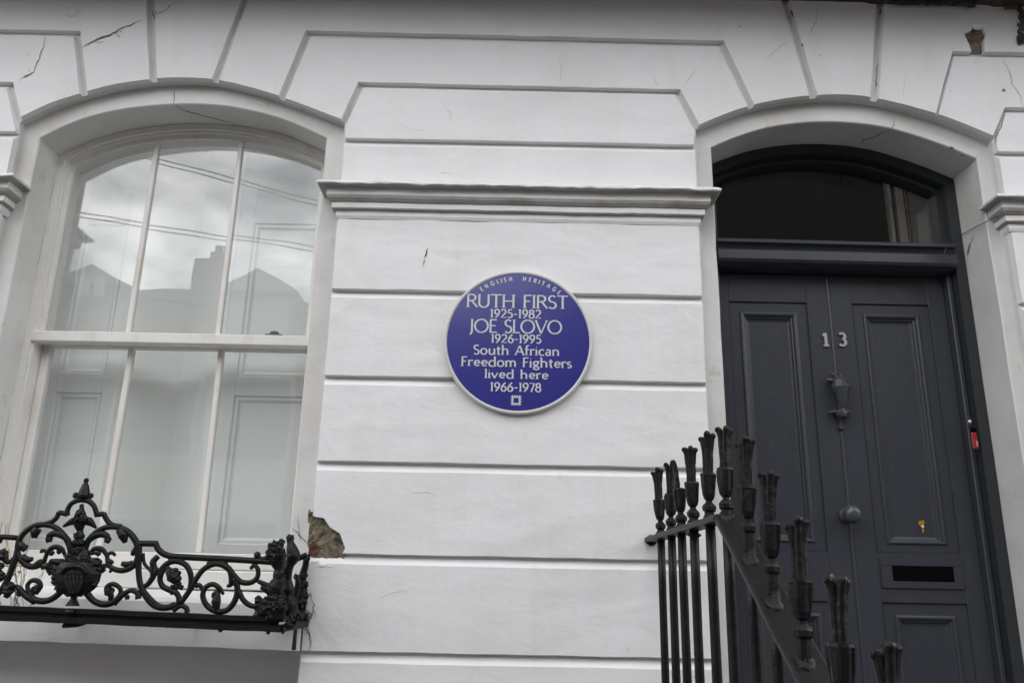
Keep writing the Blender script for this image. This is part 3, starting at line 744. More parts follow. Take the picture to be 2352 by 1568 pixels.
# spy hole below
bm = bmesh.new(); c0 = W(2117, 1208, DY+.02)
add_blob(bm, c0+Vector((-.002, -.004, .008)), .012, .8, .08, .8, 3, .8, 3); add_blob(bm, c0+Vector((.004, -.004, .016)), .008, .9, .1, .8, 8, .8, 2); add_blob(bm, c0+Vector((.001, -.004, -.014)), .008, .55, .12, 1.4, 4, .3, 2)
fin('yellow_sticker', bm, YEL, door)
bm = bmesh.new(); add_blob(bm, c0+Vector((.001, -.006, -.001)), .0055, 1, .3, .8, 3, .3, 2); fin('sticker_face', bm, WHITE, door)

# ------------------------------------------------------------ stroke lettering
def A_(cx, cy, rx, ry, a0, a1, n=None):
    n = n or max(4, int(abs(a1-a0)/18)); return [(cx+rx*math.cos(R_(a0+(a1-a0)*k/n)), cy+ry*math.sin(R_(a0+(a1-a0)*k/n))) for k in range(n+1)]
GL = {
 'R': (.66, [[(.1, 0), (.1, 1)], [(.1, .97)]+A_(.30, .735, .24, .235, 90, -90)+[(.1, .5)], [(.32, .5), (.66, 0)]]),
 'U': (.74, [[(.08, 1), (.08, .34)]+A_(.36, .32, .28, .32, 180, 360)+[(.64, 1)]]),
 'T': (.66, [[(.33, 0), (.33, 1)], [(0, .97), (.66, .97)]]),
 'H': (.78, [[(.1, 0), (.1, 1)], [(.68, 0), (.68, 1)], [(.1, .5), (.68, .5)]]),
 'F': (.52, [[(.1, 0), (.1, 1)], [(.1, .97), (.50, .97)], [(.1, .52), (.42, .52)]]),
 'I': (.22, [[(.11, 0), (.11, 1)]]),
 'S': (.54, [A_(.28, .745, .20, .235, 35, 250, 12)+A_(.27, .255, .22, .245, 80, -145, 12)]),
 'J': (.34, [[(.22, 1), (.22, .12)]+A_(.02, .10, .20, .26, 0, -75, 5)]),
 'O': (.98, [A_(.49, .5, .43, .49, 90, 450, 26)]),
 'E': (.54, [[(.1, 0), (.1, 1)], [(.1, .97), (.5, .97)], [(.1, .52), (.43, .52)], [(.1, .03), (.52, .03)]]),
 'L': (.50, [[(.1, 0), (.1, 1)], [(.1, .03), (.5, .03)]]),
 'V': (.78, [[(.02, 1), (.39, 0)], [(.39, 0), (.76, 1)]]),
 'A': (.78, [[(.02, 0), (.39, 1)], [(.39, 1), (.76, 0)], [(.16, .34), (.62, .34)]]),
 'N': (.80, [[(.1, 0), (.1, 1)], [(.1, 1), (.7, 0)], [(.7, 0), (.7, 1)]]),
 'G': (.86, [A_(.46, .5, .40, .49, 45, 330, 18)+[(.80, .42)], [(.55, .44), (.83, .44)]]),
 'o': (.66, [A_(.33, .32, .26, .31, 90, 450, 20)]),
 'u': (.64, [[(.1, .63), (.1, .22)]+A_(.28, .22, .18, .21, 180, 300, 6)+[(.54, .2)], [(.54, 0), (.54, .63)]]),
 't': (.40, [[(.18, .85), (.18, .16)]+A_(.30, .16, .12, .15, 180, 290, 5), [(.02, .62), (.38, .62)]]),
 'h': (.66, [[(.1, 0), (.1, 1.04)], [(.1, .42)]+A_(.32, .40, .22, .22, 160, 0, 8)+[(.54, 0)]]),
 'f': (.38, [[(.16, 0), (.16, .8)]+A_(.33, .82, .17, .2, 180, 70, 6), [(.02, .62), (.36, .62)]]),
 'r': (.42, [[(.1, 0), (.1, .63)], [(.1, .42)]+A_(.30, .42, .2, .2, 160, 50, 5)]),
 'i': (.22, [[(.11, 0), (.11, .63)], [(.08, .86), (.14, .86)]]),
 'c': (.52, [A_(.32, .32, .25, .31, 50, 310, 14)]),
 'a': (.56, [A_(.27, .44, .18, .19, 140, 0, 7)+[(.45, 0)], [(.45, .36)]+A_(.25, .18, .17, .17, 90, 270, 8)+[(.45, .10)]]),
 'n': (.66, [[(.1, 0), (.1, .63)], [(.1, .42)]+A_(.32, .40, .22, .22, 160, 0, 8)+[(.54, 0)]]),
 'm': (.98, [[(.1, 0), (.1, .63)], [(.1, .42)]+A_(.29, .42, .19, .2, 160, 0, 7)+[(.48, 0)], [(.48, .42)]+A_(.67, .42, .19, .2, 160, 0, 7)+[(.86, 0)]]),
 'e': (.58, [[(.08, .34), (.52, .34)]+A_(.32, .33, .22, .29, 5, 320, 16)]),
 'd': (.68, [[(.57, 0), (.57, 1.04)], A_(.33, .31, .25, .31, 60, 300, 14)]),
 'g': (.60, [A_(.28, .42, .19, .20, 90, 450, 16), [(.40, .58), (.58, .62)], [(.18, .24), (.14, .12), (.40, .06)]+A_(.32, -.10, .22, .15, 60, -240, 12)]),
 's': (.42, [A_(.21, .47, .14, .15, 35, 250, 8)+A_(.21, .165, .16, .155, 80, -145, 8)]),
 'l': (.22, [[(.11, 0), (.11, 1.04)]]),
 'v': (.58, [[(.03, .63), (.29, 0)], [(.29, 0), (.55, .63)]]),
 '1': (.36, [[(.20, 0), (.20, 1)], [(.20, .98), (.08, .90)]]),
 '2': (.60, [A_(.29, .72, .22, .26, 155, -30, 9)+[(.06, .04), (.56, .04)]]),
 '3': (.60, [A_(.28, .745, .21, .235, 145, -80, 10), A_(.27, .27, .25, .25, 85, -145, 11)]),
 '5': (.56, [[(.50, .97), (.16, .97), (.13, .56)]+A_(.26, .31, .24, .29, 100, -135, 11)]),
 '6': (.60, [[(.46, 1), (.2, .7), (.07, .36)]+A_(.30, .29, .23, .28, 165, -195, 18)]),
 '7': (.54, [[(.04, .97), (.52, .97), (.2, 0)]]),
 '8': (.60, [A_(.30, .75, .19, .23, 90, 450, 16), A_(.30, .27, .24, .26, 90, 450, 18)]),
 '9': (.60, [A_(.30, .70, .23, .28, -15, 345, 18), [(.53, .66), (.42, .32), (.16, 0)]]),
 '-': (.40, [[(.04, .42), (.36, .42)]]),
}
THIN = {('A', 0), ('V', 1), ('N', 0), ('N', 2), ('U', 99), ('v', 1)}
def glyph_mesh(bm, ch, place, wd, h=.0012, serif=True, base=0.0):
    """place(u, v) -> Vector on the surface; wd stroke half width in glyph units"""
    k = 0
    def ribbon(st, hw, k):
        n = len(st); closed = n > 3 and (Vector(st[0])-Vector(st[-1])).length < 1e-4; A, B = [], []
        for i in range(n):
            if closed: a, b = Vector(st[(i-1) % (n-1)]), Vector(st[(i+1) % (n-1)])
            else: a, b = Vector(st[max(i-1, 0)]), Vector(st[min(i+1, n-1)])
            t = (b-a).normalized(); nn = Vector((-t.y, t.x)); p = Vector(st[i])
            x_ = hw*(.78+.30*abs(nn.x))
            A.append(p+nn*x_); B.append(p-nn*x_)
        d = Vector((0, -(h+k*.00010), 0)); z = Vector((0, 0, 0))
        rows_ = [[bm.verts.new(place(a.x, a.y)+z), bm.verts.new(place(a.x, a.y)+d), bm.verts.new(place(b.x, b.y)+d), bm.verts.new(place(b.x, b.y)+z)] for a, b in zip(A, B)]
        for r1, r2 in zip(rows_, rows_[1:]):
            for j in range(3): bm.faces.new((r1[j], r1[j+1], r2[j+1], r2[j]))
        bm.faces.new(rows_[0]); bm.faces.new(rows_[-1][::-1])
    for si, st in enumerate(GL[ch][1]):
        ribbon(st, wd*(.72 if (ch, si) in THIN else 1), k); k += 1
        if serif and len(st) == 2 and abs(st[0][0]-st[1][0]) < .01:
            for ei, (u, v) in enumerate(st):
                s = -1 if v > .3 else 1; v2 = v+s*wd*.38
                if (v > .3 and ch in 'EFTRL' and ch != 'L') or ch in 'E': continue
                lo = .10 if not (v > .3 and ch in 'hnmriludt') else .10
                hi = .10 if not (v > .3 and ch in 'hnmriludt') else 0
                ribbon([(u-wd-lo*.6, v2), (u+wd*1.0+hi*.6, v2)], wd*.42, k); k += 1
        if serif and ch in 'AV' and si < 2:
            for u, v in st:
                if (ch == 'A' and v < .1) or (ch == 'V' and v > .9):
                    v2 = v+(wd*.38 if v < .5 else -wd*.38); ribbon([(u-wd-.05, v2), (u+wd+.05, v2)], wd*.42, k); k += 1

# ------------------------------------------------------------ plaque
pc = Vector((.0215, 0, 2.4165)); RB = .2505
plq = empty('heritage_plaque', pc, 'round blue ceramic plaque with white lettering and white rim on the wall', 'plaque')
bm = bmesh.new(); SEG = 96
add_lathe(bm, pc, [(RB+.0115, .001), (RB+.0118, -.013), (RB+.010, -.0175), (RB+.0055, -.0195), (RB+.001, -.0185), (RB, -.0165), (RB-.002, -.0160)], SEG, 'Y')
fin('rim', bm, RIM, plq)
bm = bmesh.new()
add_lathe(bm, pc, [(RB-.0005, -.012), (RB-.0008, -.0165), (RB*.99, -.01655), (RB*.975, -.01663), (RB*.85, -.0172), (RB*.5, -.0180), (RB*.15, -.0183)], SEG, 'Y')
fin('disc', bm, BLUE, plq, smooth=True)
YF = -.0180
def surf_y(x_, z_): 
    r = math.hypot(x_-pc.x, z_-pc.z)/RB; T = [(0, -.0184), (.15, -.0183), (.5, -.0180), (.85, -.0172), (1, -.0165)]
    for (a, ya), (b, yb) in zip(T, T[1:]):
        if r <= b: return ya+(yb-ya)*(r-a)/(b-a)-.0001
    return -.0165
def text_line(s, xa, xb, ybase, cap, wd=.085, trk=.05, spw=.42):
    """ends xa..xb and baseline at photo pixels, cap height in pixels"""
    tot = sum(GL[c][0] if c != ' ' else spw for c in s)+trk*(len(s)-1)
    pa, pb = W(xa, ybase-.0223*(0), YF), W(xb, ybase+.0223*(xb-xa), YF)
    hgt = (W(xa, ybase-cap, YF)-W(xa, ybase, YF)).length
    sc = (pb.x-pa.x)/tot; u = 0; zb = (pa.z+pb.z)/2
    for c in s:
        if c == ' ': u += spw+trk; continue
        bm = bmesh.new()
        def pl(a, b, u=u):
            x_ = pa.x+(u+a)*sc; z_ = zb+b*hgt; return Vector((x_, surf_y(x_, z_), z_))
        glyph_mesh(bm, c, pl, wd); fin('letter', bm, LET, plq); u += GL[c][0]+trk
text_line('RUTH FIRST', 1071, 1305, 704.5, 30, .057, .03)
text_line('1925-1982', 1125, 1243, 729, 19.5, .074, .06)
text_line('JOE SLOVO', 1076, 1291, 762.5, 30.5, .057, .02)
text_line('1926-1995', 1127, 1243, 786.5, 19.5, .074, .06)
text_line('South African', 1087, 1285, 813, 21.5, .069, .07)
text_line('Freedom Fighters', 1059, 1313, 839.5, 21.5, .069, .06)
text_line('lived here', 1113, 1259, 867.5, 20, .070, .08)
text_line('1966-1978', 1125, 1243, 897.5, 20, .074, .06)
def arc_text(s, a0, a1, rad, size):
    tot = sum(GL[c][0] for c in s)+.22*(len(s)-1); u = 0
    for c in s:
        wdt = GL[c][0]; am = R_(a0+(a1-a0)*(u+wdt/2)/tot); bm = bmesh.new()
        rv = Vector((math.cos(am), 0, math.sin(am))); tv = Vector((math.sin(am), 0, -math.cos(am)))
        def pl(a, b):
            q = Vector((pc.x, 0, pc.z))+rv*(rad+(b-.5)*size)+tv*((a-wdt/2)*size*.86); q.y = surf_y(q.x, q.z); return q
        glyph_mesh(bm, c, pl, .12, serif=False); fin('letter', bm, LET, plq); u += wdt+.22
arc_text('ENGLISH', 126.8, 95.5, RB*.925, .0155)
arc_text('HERITAGE', 87.5, 50.2, RB*.925, .0155)
bm = bmesh.new(); ec = W(1185.4, 919, YF); eh = .0155                 # square crenellated emblem
def eb(x0, x1, za, zb): add_box(bm, ec.x+x0, ec.x+x1, surf_y(ec.x, ec.z-.02)-.0012, surf_y(ec.x, ec.z-.02)+.003, ec.z+za, ec.z+zb)
q = eh*.9; t = .0048
eb(-q, q, q-t, q); eb(-q, q, -q, -q+t); eb(-q, -q+t, -q+t, q-t); eb(q-t, q, -q+t, q-t)
for s in (-1, 1):
    for k in (-1, -.33, .33, 1):
        c = k*(q-.0016)
        eb(c-.0023, c+.0023, *sorted((s*(q+.0001), s*(q+.0038)))); eb(*sorted((s*(q+.0001), s*(q+.0038))), c-.0023, c+.0023)
fin('emblem', bm, LET, plq)
# house numerals
GL['one'] = (.36, [[(.24, 0), (.24, 1)], [(.24, .96), (.02, .78)], [(.04, .03), (.44, .03)]])
for ch, px in (('one', 1895), ('3', 1935)):
    c0 = W(px, 795, DY); bm = bmesh.new(); s = .052
    def pl(a, b): return Vector((c0.x+(a-GL[ch][0]/2)*s, DY-.002, c0.z+b*s))
    glyph_mesh(bm, ch, pl, .10, h=.006, serif=False); fin('house_number', bm, SILV, door)

# ------------------------------------------------------------ interior seen through the fanlight
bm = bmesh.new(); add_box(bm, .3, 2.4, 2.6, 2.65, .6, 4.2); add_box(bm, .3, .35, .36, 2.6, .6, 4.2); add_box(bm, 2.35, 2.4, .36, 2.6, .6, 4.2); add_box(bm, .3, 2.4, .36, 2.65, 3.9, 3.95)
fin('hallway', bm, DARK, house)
yi = .42
a, b, c, d = [W(u, 520, yi).x for u in (2047, 2072, 2088, 2140)]
HT = mat('hall_trim', (.20, .19, .17), .6); HB = mat('hall_brown_edge', (.10, .04, .02), .6)
box('hall_trim', a, a+.016, yi, yi+.03, 2.80, 3.35, HT, house); box('hall_trim', b-.012, c-.008, yi, yi+.03, 2.80, 3.35, HT, house)
box('hall_trim', c-.004, c+.006, yi, yi+.03, 2.80, 3.35, HB, house); box('hall_trim', c+.010, d, yi, yi+.03, 2.80, 3.35, mat('hall_panel', (.085, .08, .07), .7), house)

# ------------------------------------------------------------ bell push with red tag, wire
bl = empty('doorbell', W(2225, 970, .222), 'tiny black and white bell push with a red tag on the right door jamb', 'doorbell')
c0 = W(2226, 968, .219)
bm = bmesh.new(); add_box(bm, c0.x-.009, c0.x+.009, .2165, .2215, c0.z-.022, c0.z+.018, .002); fin('bell_plate', bm, GREYDK, bl)
bm = bmesh.new(); add_lathe(bm, (c0.x, 0, c0.z), [(.006, .2165), (.006, .213), (.003, .211)], 12, 'Y'); fin('button', bm, WHITE, bl)
q0 = W(2234, 985, .212); q1 = W(2237, 1033, .212)
bm = bmesh.new(); add_box(bm, q0.x-.008, q0.x+.012, .208, .2165, q1.z+.004, q0.z-.012, .003); fin('red_tag', bm, RED, bl)
bm = bmesh.new(); add_box(bm, q0.x-.009, q0.x+.012, .207, .2160, q0.z-.011, q0.z+.004, .003); fin('tag_clip', bm, SLOT, bl)
bm = bmesh.new(); add_box(bm, q0.x+.003, q0.x+.010, .2068, .2079, q1.z+.014, q1.z+.034); fin('tag_label', bm, mat('pale_pink', (.55, .2, .2), .5), bl)
wr = bmesh.new()
pA = W(2280, 502, -.02); pB = WX(2190, 548, 1.772); pD = W(2178, 556, .215)
add_tube(wr, catmull([W(2292, 498, -.06), pA, pB, pD, W(2168, 585, .2)], 6), .0016, 6)
tag(fin('wire', wr, CABLE), 'thin grey wire running from the right impost to the door frame', 'wire')

# ------------------------------------------------------------ cast iron window guard
GY = -.20
guard = empty('window_guard', (-1.33, GY, 1.50), 'ornate black cast iron scrollwork guard in front of the window sill', 'window guard')
MPX = .00166
def scroll(pts, rz, zf, Y=GY, name='scroll', squash=.85, seg=8, n=5):
    """pts in zoomed picture units; rz radius in the same units"""
    k = {z1: 4.2375, z2: 3.843}[zf]
    P = catmull([zf(u, v, Y) for u, v in pts], n)
    if isinstance(rz, (int, float)): rz = [rz]*len(pts)
    R = []
    for i in range(len(pts)-1): R += [rz[i]+(rz[i+1]-rz[i])*j/n for j in range(n)]
    R.append(rz[-1])
    if len(pts) < 3: R = rz
    bm = bmesh.new(); add_tube(bm, P, [max(.0012, r/k*MPX) for r in R], seg, squash)
    return fin(name, bm, IRON, guard, smooth=True)
def lump(c, r, zf, Y=GY, name='boss', sx=1, sz=1, seed=0, amp=.45, sy=.8):
    k = {z1: 4.2375, z2: 3.843}[zf]; bm = bmesh.new(); add_blob(bm, zf(*c, Y), r/k*MPX, sx, sy, sz, seed, amp, 3)
    return fin(name, bm, IRON, guard, smooth=False)
T1 = 19
# crown
scroll([(655, 395), (660, 335), (700, 275), (780, 245), (860, 255), (915, 305), (942, 385)], 21, z1, name='crown_arch')
scroll([(655, 385), (610, 372), (572, 368)], 20, z1); scroll([(575, 360), (552, 415), (505, 455), (430, 482)], 21, z1)
scroll([(925, 390), (975, 382), (1008, 380)], 20, z1); scroll([(1008, 372), (1035, 430), (1085, 482), (1180, 505)], 21, z1)
bm = bmesh.new(); b0 = z1(812, 225, GY); kk = MPX/4.2375
add_lathe(bm, b0, [(42*kk, 0), (46*kk, 20*kk), (38*kk, 60*kk), (24*kk, 105*kk), (14*kk, 118*kk), (19*kk, 130*kk), (20*kk, 142*kk), (10*kk, 156*kk)], 12)
fin('crown_finial', bm, IRON, guard)
for c, r in (((738, 200), 24), ((884, 205), 22), ((760, 222), 20), ((860, 225), 20)): lump(c, r, z1, seed=c[0], amp=.2, name='bead')
# big scrolls
scroll([(690, 800), (680, 690), (625, 595), (545, 515), (440, 485), (330, 500), (240, 560), (185, 645), (172, 745), (205, 830), (275, 885), (355, 890), (420, 850), (452, 780), (485, 722), (545, 700), (605, 725), (640, 795)], [26, 26, 24, 22, 22, 24, 24, 24, 22, 22, 24, 22, 20, 17, 19, 20, 18, 14], z1)
scroll([(815, 800), (835, 700), (890, 600), (1000, 520), (1130, 508), (1235, 545), (1310, 625), (1345, 720), (1335, 820), (1285, 895), (1185, 930), (1090, 905), (1048, 850), (1040, 785), (990, 722), (920, 720), (860, 775)], [26, 26, 24, 22, 22, 24, 26, 26, 24, 24, 22, 20, 18, 17, 20, 20, 14], z1)
scroll([(700, 740), (665, 645), (610, 590), (540, 570), (480, 590), (470, 640)], [16, 24, 28, 28, 24, 16], z1); lump((475, 625), 27, z1, seed=1)
scroll([(810, 740), (850, 650), (920, 595), (990, 575), (1045, 600), (1052, 645)], [16, 24, 28, 28, 24, 16], z1); lump((1050, 628), 27, z1, seed=2)
for st, rr in (([(372, 520), (345, 560), (332, 615)], [34, 38, 22]), ([(180, 650), (215, 695), (245, 735)], [20, 30, 20]), ([(215, 790), (270, 825), (320, 815)], [22, 26, 16]), ([(340, 880), (385, 850), (410, 825)], [22, 26, 14]),
               ([(1160, 530), (1200, 590), (1218, 660)], [30, 42, 18]), ([(1330, 700), (1300, 755), (1285, 785)], [20, 24, 14]), ([(1290, 860), (1235, 872), (1185, 862)], [24, 24, 18]), ([(1045, 830), (1085, 848), (1105, 852)], [20, 18, 10])):
    scroll(st, rr, z1, name='leaf')
scroll([(1042, 800), (1060, 765), (1098, 760), (1122, 785)], [16, 15, 14, 12], z1); scroll([(455, 790), (445, 745), (410, 735), (398, 760)], [16, 15, 14, 12], z1)
for c, r in (((500, 760), 22), ((575, 745), 20), ((955, 760), 22), ((900, 755), 20), ((412, 905), 14), ((1075, 938), 12), ((250, 700), 18)): lump(c, r, z1, seed=c[0])
# centre stem
bm = bmesh.new(); P = [z1(u, v, GY) for u, v in ((795, 285), (795, 330), (785, 380), (778, 440), (775, 500), (778, 545), (772, 590), (768, 650), (760, 700), (752, 750), (742, 820))]
add_tube(bm, P, [kk*r for r in (16, 20, 44, 58, 42, 24, 40, 34, 46, 34, 62)], 10, .7); fin('stem', bm, IRON, guard)
scroll([(800, 450), (870, 455), (935, 515)], [30, 34, 10], z1, name='leaf'); scroll([(760, 450), (700, 455), (615, 502)], [30, 30, 10], z1, name='leaf')
for c, r in (((748, 590), 26), ((790, 595), 26), ((740, 660), 30), ((788, 655), 26), ((770, 380), 32), ((745, 430), 30), ((815, 425), 30)): lump(c, r, z1, seed=c[1], Y=GY-.012)
# basket with its shells
bm = bmesh.new(); b0 = z1(722, 1185, GY)
pf = [(34, 0), (95, 22), (140, 60), (165, 115), (172, 170), (165, 215), (140, 250), (96, 272), (74, 300), (58, 330), (42, 380)]
add_lathe(bm, b0, [(r*kk, h*kk) for r, h in pf], 20, sy=.55)
for v in bm.verts:
    d = v.co-b0; a = math.atan2(d.y, d.x); f_ = 1+.07*math.cos(a*11); v.co.x = b0.x+d.x*f_; v.co.y = b0.y+d.y*f_
fin('basket', bm, IRON, guard)
scroll([(590, 960), (640, 905), (720, 890), (800, 905), (850, 960)], [16, 22, 24, 22, 16], z1, Y=GY-.035, name='basket_rim')
for k in range(5): scroll([(640+38*k, 975), (655+32*k, 1080), (690+15*k, 1160)], [10, 15, 10], z1, Y=GY-.034, name='flute')
for c, r, sx_ in (((560, 890), 62, 1.5), ((880, 895), 62, 1.5), ((500, 930), 36, 1), ((950, 930), 36, 1.1), ((470, 885), 20, 1.4), ((1000, 890), 22, 1.5), ((560, 1000), 45, .8), ((885, 1010), 45, .8)): lump(c, r, z1, sx=sx_, seed=c[0], amp=.5, name='shell')
random.seed(5)
for k in range(22):
    a = k/21*math.pi*1.25-.39; hx = 175+12*math.cos(a*7); lump((722-hx*math.cos(a), 1010+math.sin(a)*135), 26+10*math.sin(k*2.3), z1, seed=k*1.7, amp=.7, name='leaf_tip', Y=GY-.006)
for k in range(12): lump((655+15*k, 835+10*math.sin(k*2)), 24, z1, seed=k*2.1, amp=.8, name='leaf_tip', Y=GY-.014)
for c in ((700, 770), (750, 765), (690, 720), (770, 725), (725, 740), (660, 800), (800, 800)): lump(c, 24, z1, seed=c[0], amp=.7, name='leaf_tip', Y=GY-.010)
bm = bmesh.new(); b0 = z1(706, 1275, GY); add_lathe(bm, b0, [(52*kk, 0), (44*kk, 18*kk), (24*kk, 50*kk), (26*kk, 95*kk)], 10); fin('basket_foot', bm, IRON, guard)
# lower scrolls
scroll([(625, 1100), (530, 1190), (430, 1228), (335, 1210), (285, 1140), (268, 1075), (310, 1028), (372, 1035), (393, 1085), (355, 1125), (345, 1165)], [30, 24, 24, 24, 20, 18, 18, 20, 22, 26, 20], z1); lump((350, 1115), 32, z1, seed=4)
scroll([(345, 1235), (250, 1175), (190, 1110), (150, 1072)], [26, 24, 26, 10], z1); lump((190, 1155), 22, z1, seed=6)
scroll([(820, 1110), (900, 1215), (1000, 1258), (1100, 1238), (1168, 1165), (1168, 1105), (1112, 1062), (1050, 1080), (1042, 1130), (1080, 1170), (1072, 1220)], [30, 24, 24, 24, 20, 18, 18, 20, 24, 24, 18], z1); lump((1065, 1130), 34, z1, seed=7)
scroll([(1110, 1255), (1195, 1165), (1270, 1125), (1335, 1145), (1348, 1205)], [22, 22, 18, 22, 26], z1); lump((1240, 1190), 18, z1, seed=8)
# left end
scroll([(188, 625), (165, 760), (120, 900), (65, 1035), (0, 1135), (-60, 1200)], [22, 24, 26, 26, 24, 22], z1); scroll([(-260, 605), (0, 603), (165, 612)], 21, z1, name='top_rail')
scroll([(-10, 660), (10, 620), (30, 605)], 20, z1); scroll([(-60, 840), (20, 790), (80, 850), (140, 800)], [18, 34, 18, 12], z1)
for c, r in (((25, 780), 44), ((82, 1105), 52), ((0, 985), 40), ((-5, 890), 30), ((70, 1165), 26)): lump(c, r, z1, seed=c[1], name='flower')
for m_ in range(1):                                        # continues out of the picture to the left
    scroll([(-60, 1200), (-160, 1240), (-260, 1180), (-270, 1080), (-200, 1020), (-120, 1050), (-110, 1120)], 20, z1)
    scroll([(-100, 1240), (-300, 1250), (-420, 1100), (-400, 900), (-300, 800), (-150, 820), (-60, 840)], 21, z1)
# right of the crown
scroll([(1357, 640), (1350, 800), (1350, 950), (1372, 1085), (1440, 1185), (1535, 1268), (1625, 1285), (1700, 1255)], [24, 26, 24, 24, 22, 20, 20, 20], z1)
scroll([(1365, 668), (1450, 668), (1530, 670)], 24, z1, name='top_rail')
scroll([(105, 335), (135, 395), (215, 442), (400, 458), (700, 472), (1000, 490), (1200, 505)], 22, z2, name='top_rail')
scroll([(1392, 760), (1405, 860), (1460, 920), (1500, 930)], 14, z1)
scroll([(1540, 790), (1490, 850), (1505, 950), (1450, 1050), (1405, 1085)], [22, 28, 24, 22, 18], z1); lump((1500, 940), 36, z1, seed=3)
scroll([(255, 590), (205, 548), (165, 590), (145, 650), (165, 710), (225, 745), (285, 770), (312, 825), (285, 878), (185, 905), (95, 885), (30, 820), (-15, 750)], [14, 15, 18, 20, 20, 20, 20, 20, 20, 20, 20, 20, 20], z2)
scroll([(145, 650), (150, 575), (205, 515), (285, 492), (370, 525), (415, 610), (412, 720), (372, 800), (320, 855)], 20, z2)
scroll([(205, 560), (245, 620), (290, 650), (335, 640)], [14, 36, 40, 8], z2, name='leaf'); lump((262, 615), 46, z2, seed=12); lump((300, 705), 28, z2, seed=13); lump((330, 722), 18, z2, seed=14)
scroll([(260, 700), (250, 760), (245, 790)], [20, 16, 8], z2)
scroll([(320, 870), (415, 735), (475, 630), (540, 555), (640, 515), (735, 545), (795, 620), (860, 675), (945, 680), (1002, 635), (1008, 565), (975, 528), (942, 560)], [20, 20, 20, 20, 20, 22, 22, 20, 19, 18, 17, 15, 12], z2)
scroll([(560, 520), (640, 500), (740, 510)], 18, z2); scroll([(220, 490), (290, 480), (350, 490)], 18, z2)
scroll([(735, 715), (772, 690), (768, 600), (740, 550)], [10, 20, 20, 18], z2)
scroll([(800, 640), (828, 740), (800, 850), (730, 925), (640, 932), (560, 885), (522, 800), (545, 725), (610, 695), (668, 730), (705, 785)], [22, 22, 22, 20, 20, 20, 20, 18, 18, 18, 10], z2)
scroll([(640, 740), (648, 790), (640, 850), (645, 925)], [12, 24, 34, 20], z2, name='leaf'); lump((630, 790), 24, z2, seed=15)
scroll([(455, 715), (490, 702), (525, 745)], 16, z2)
scroll([(840, 750), (880, 835), (950, 885), (1020, 880), (1035, 835), (1005, 815)], [18, 19, 18, 17, 16, 12], z2); lump((1010, 830), 26, z2, seed=16)
scroll([(985, 895), (1002, 930), (1000, 975)], [14, 16, 30], z2)
scroll([(1005, 665), (1055, 690), (1110, 715)], [14, 18, 20], z2); lump((1062, 725), 22, z2, seed=17)
scroll([(260, 930), (325, 885), (375, 905), (385, 945)], [16, 17, 18, 20], z2)
# corner pilaster and its twin on the return
scroll([(1215, 315), (1205, 360), (1180, 410), (1180, 480), (1195, 560), (1190, 610), (1195, 660), (1165, 720), (1150, 800), (1160, 880), (1170, 950), (1165, 1010)], [20, 26, 52, 60, 34, 40, 46, 58, 50, 80, 66, 60], z2, name='corner_post')
for c, r in (((1215, 325), 24), ((1150, 380), 48), ((1125, 420), 34), ((1180, 440), 52), ((1110, 745), 30), ((1090, 900), 58), ((1150, 860), 60), ((1180, 900), 58), ((1075, 830), 20), ((1120, 970), 44), ((1200, 620), 34), ((1215, 800), 26)): lump(c, r, z2, seed=c[0]*.7, amp=.6, Y=GY-.008)
scroll([(1000, 440), (1030, 468), (1080, 470), (1120, 430)], [22, 16, 22, 30], z2); lump((1002, 438), 24, z2, seed=20, amp=.15, name='bead')
GY2 = -.135
scroll([(1290, 290), (1296, 330), (1310, 390), (1320, 450), (1290, 520), (1270, 580), (1272, 660), (1278, 740), (1275, 800), (1290, 880), (1285, 990)], [24, 26, 42, 52, 34, 36, 28, 44, 40, 58, 56], z2, Y=GY2, name='corner_post')
for c, r in (((1292, 288), 26), ((1330, 430), 36), ((1262, 575), 34), ((1300, 735), 24), ((1300, 870), 46)): lump(c, r, z2, seed=c[0]*.3, Y=GY2)
scroll([(1180, 520), (1330, 478), (1440, 438)], 22, z2, Y=-.06, name='top_rail')
GYW = -.022
scroll([(1440, 430), (1430, 520), (1400, 640), (1400, 780), (1385, 950)], [26, 24, 30, 40, 36], z2, Y=GYW, name='wall_post')
scroll([(1350, 620), (1362, 680), (1345, 780), (1335, 880), (1345, 960)], [16, 22, 20, 18, 30], z2, Y=-.07)
for c, r in (((1345, 630), 20), ((1420, 620), 22), ((1425, 790), 26), ((1395, 870), 40), ((1420, 700), 26), ((1360, 965), 44), ((1440, 480), 22), ((1390, 1000), 46)): lump(c, r, z2, seed=c[1]*.3, Y=GYW-.01, amp=.6)
# base: two bars and the shadowed tray between
def bar(pa, pb, h, d, name, Y=GY, dy=0):
    bm = bmesh.new(); a = W(*pa, Y); b = W(*pb, Y); n = 40; R4 = []
    for i in range(n+1):
        p = a.lerp(b, i/n); j = .0016*noise.noise(p*14)
        R4.append([bm.verts.new((p.x, p.y+yy, p.z+zz+j)) for yy, zz in ((-d/2, -h/2), (d/2, -h/2), (d/2, h/2), (-d/2, h/2))])
    for r1, r2 in zip(R4, R4[1:]):
        for k in range(4): bm.faces.new((r1[k], r1[(k+1) % 4], r2[(k+1) % 4], r2[k]))
    bm.faces.new(R4[0][::-1]); bm.faces.new(R4[-1]); return fin(name, bm, IRON, guard)
bar((-160, 1388), (636, 1421), .014, .030, 'base_rail', GY)
bar((-160, 1410), (645, 1444), .016, .034, 'base_rail', GY-.004)
bar((-160, 1400), (640, 1433), .022, .012, 'base_web', GY+.004)
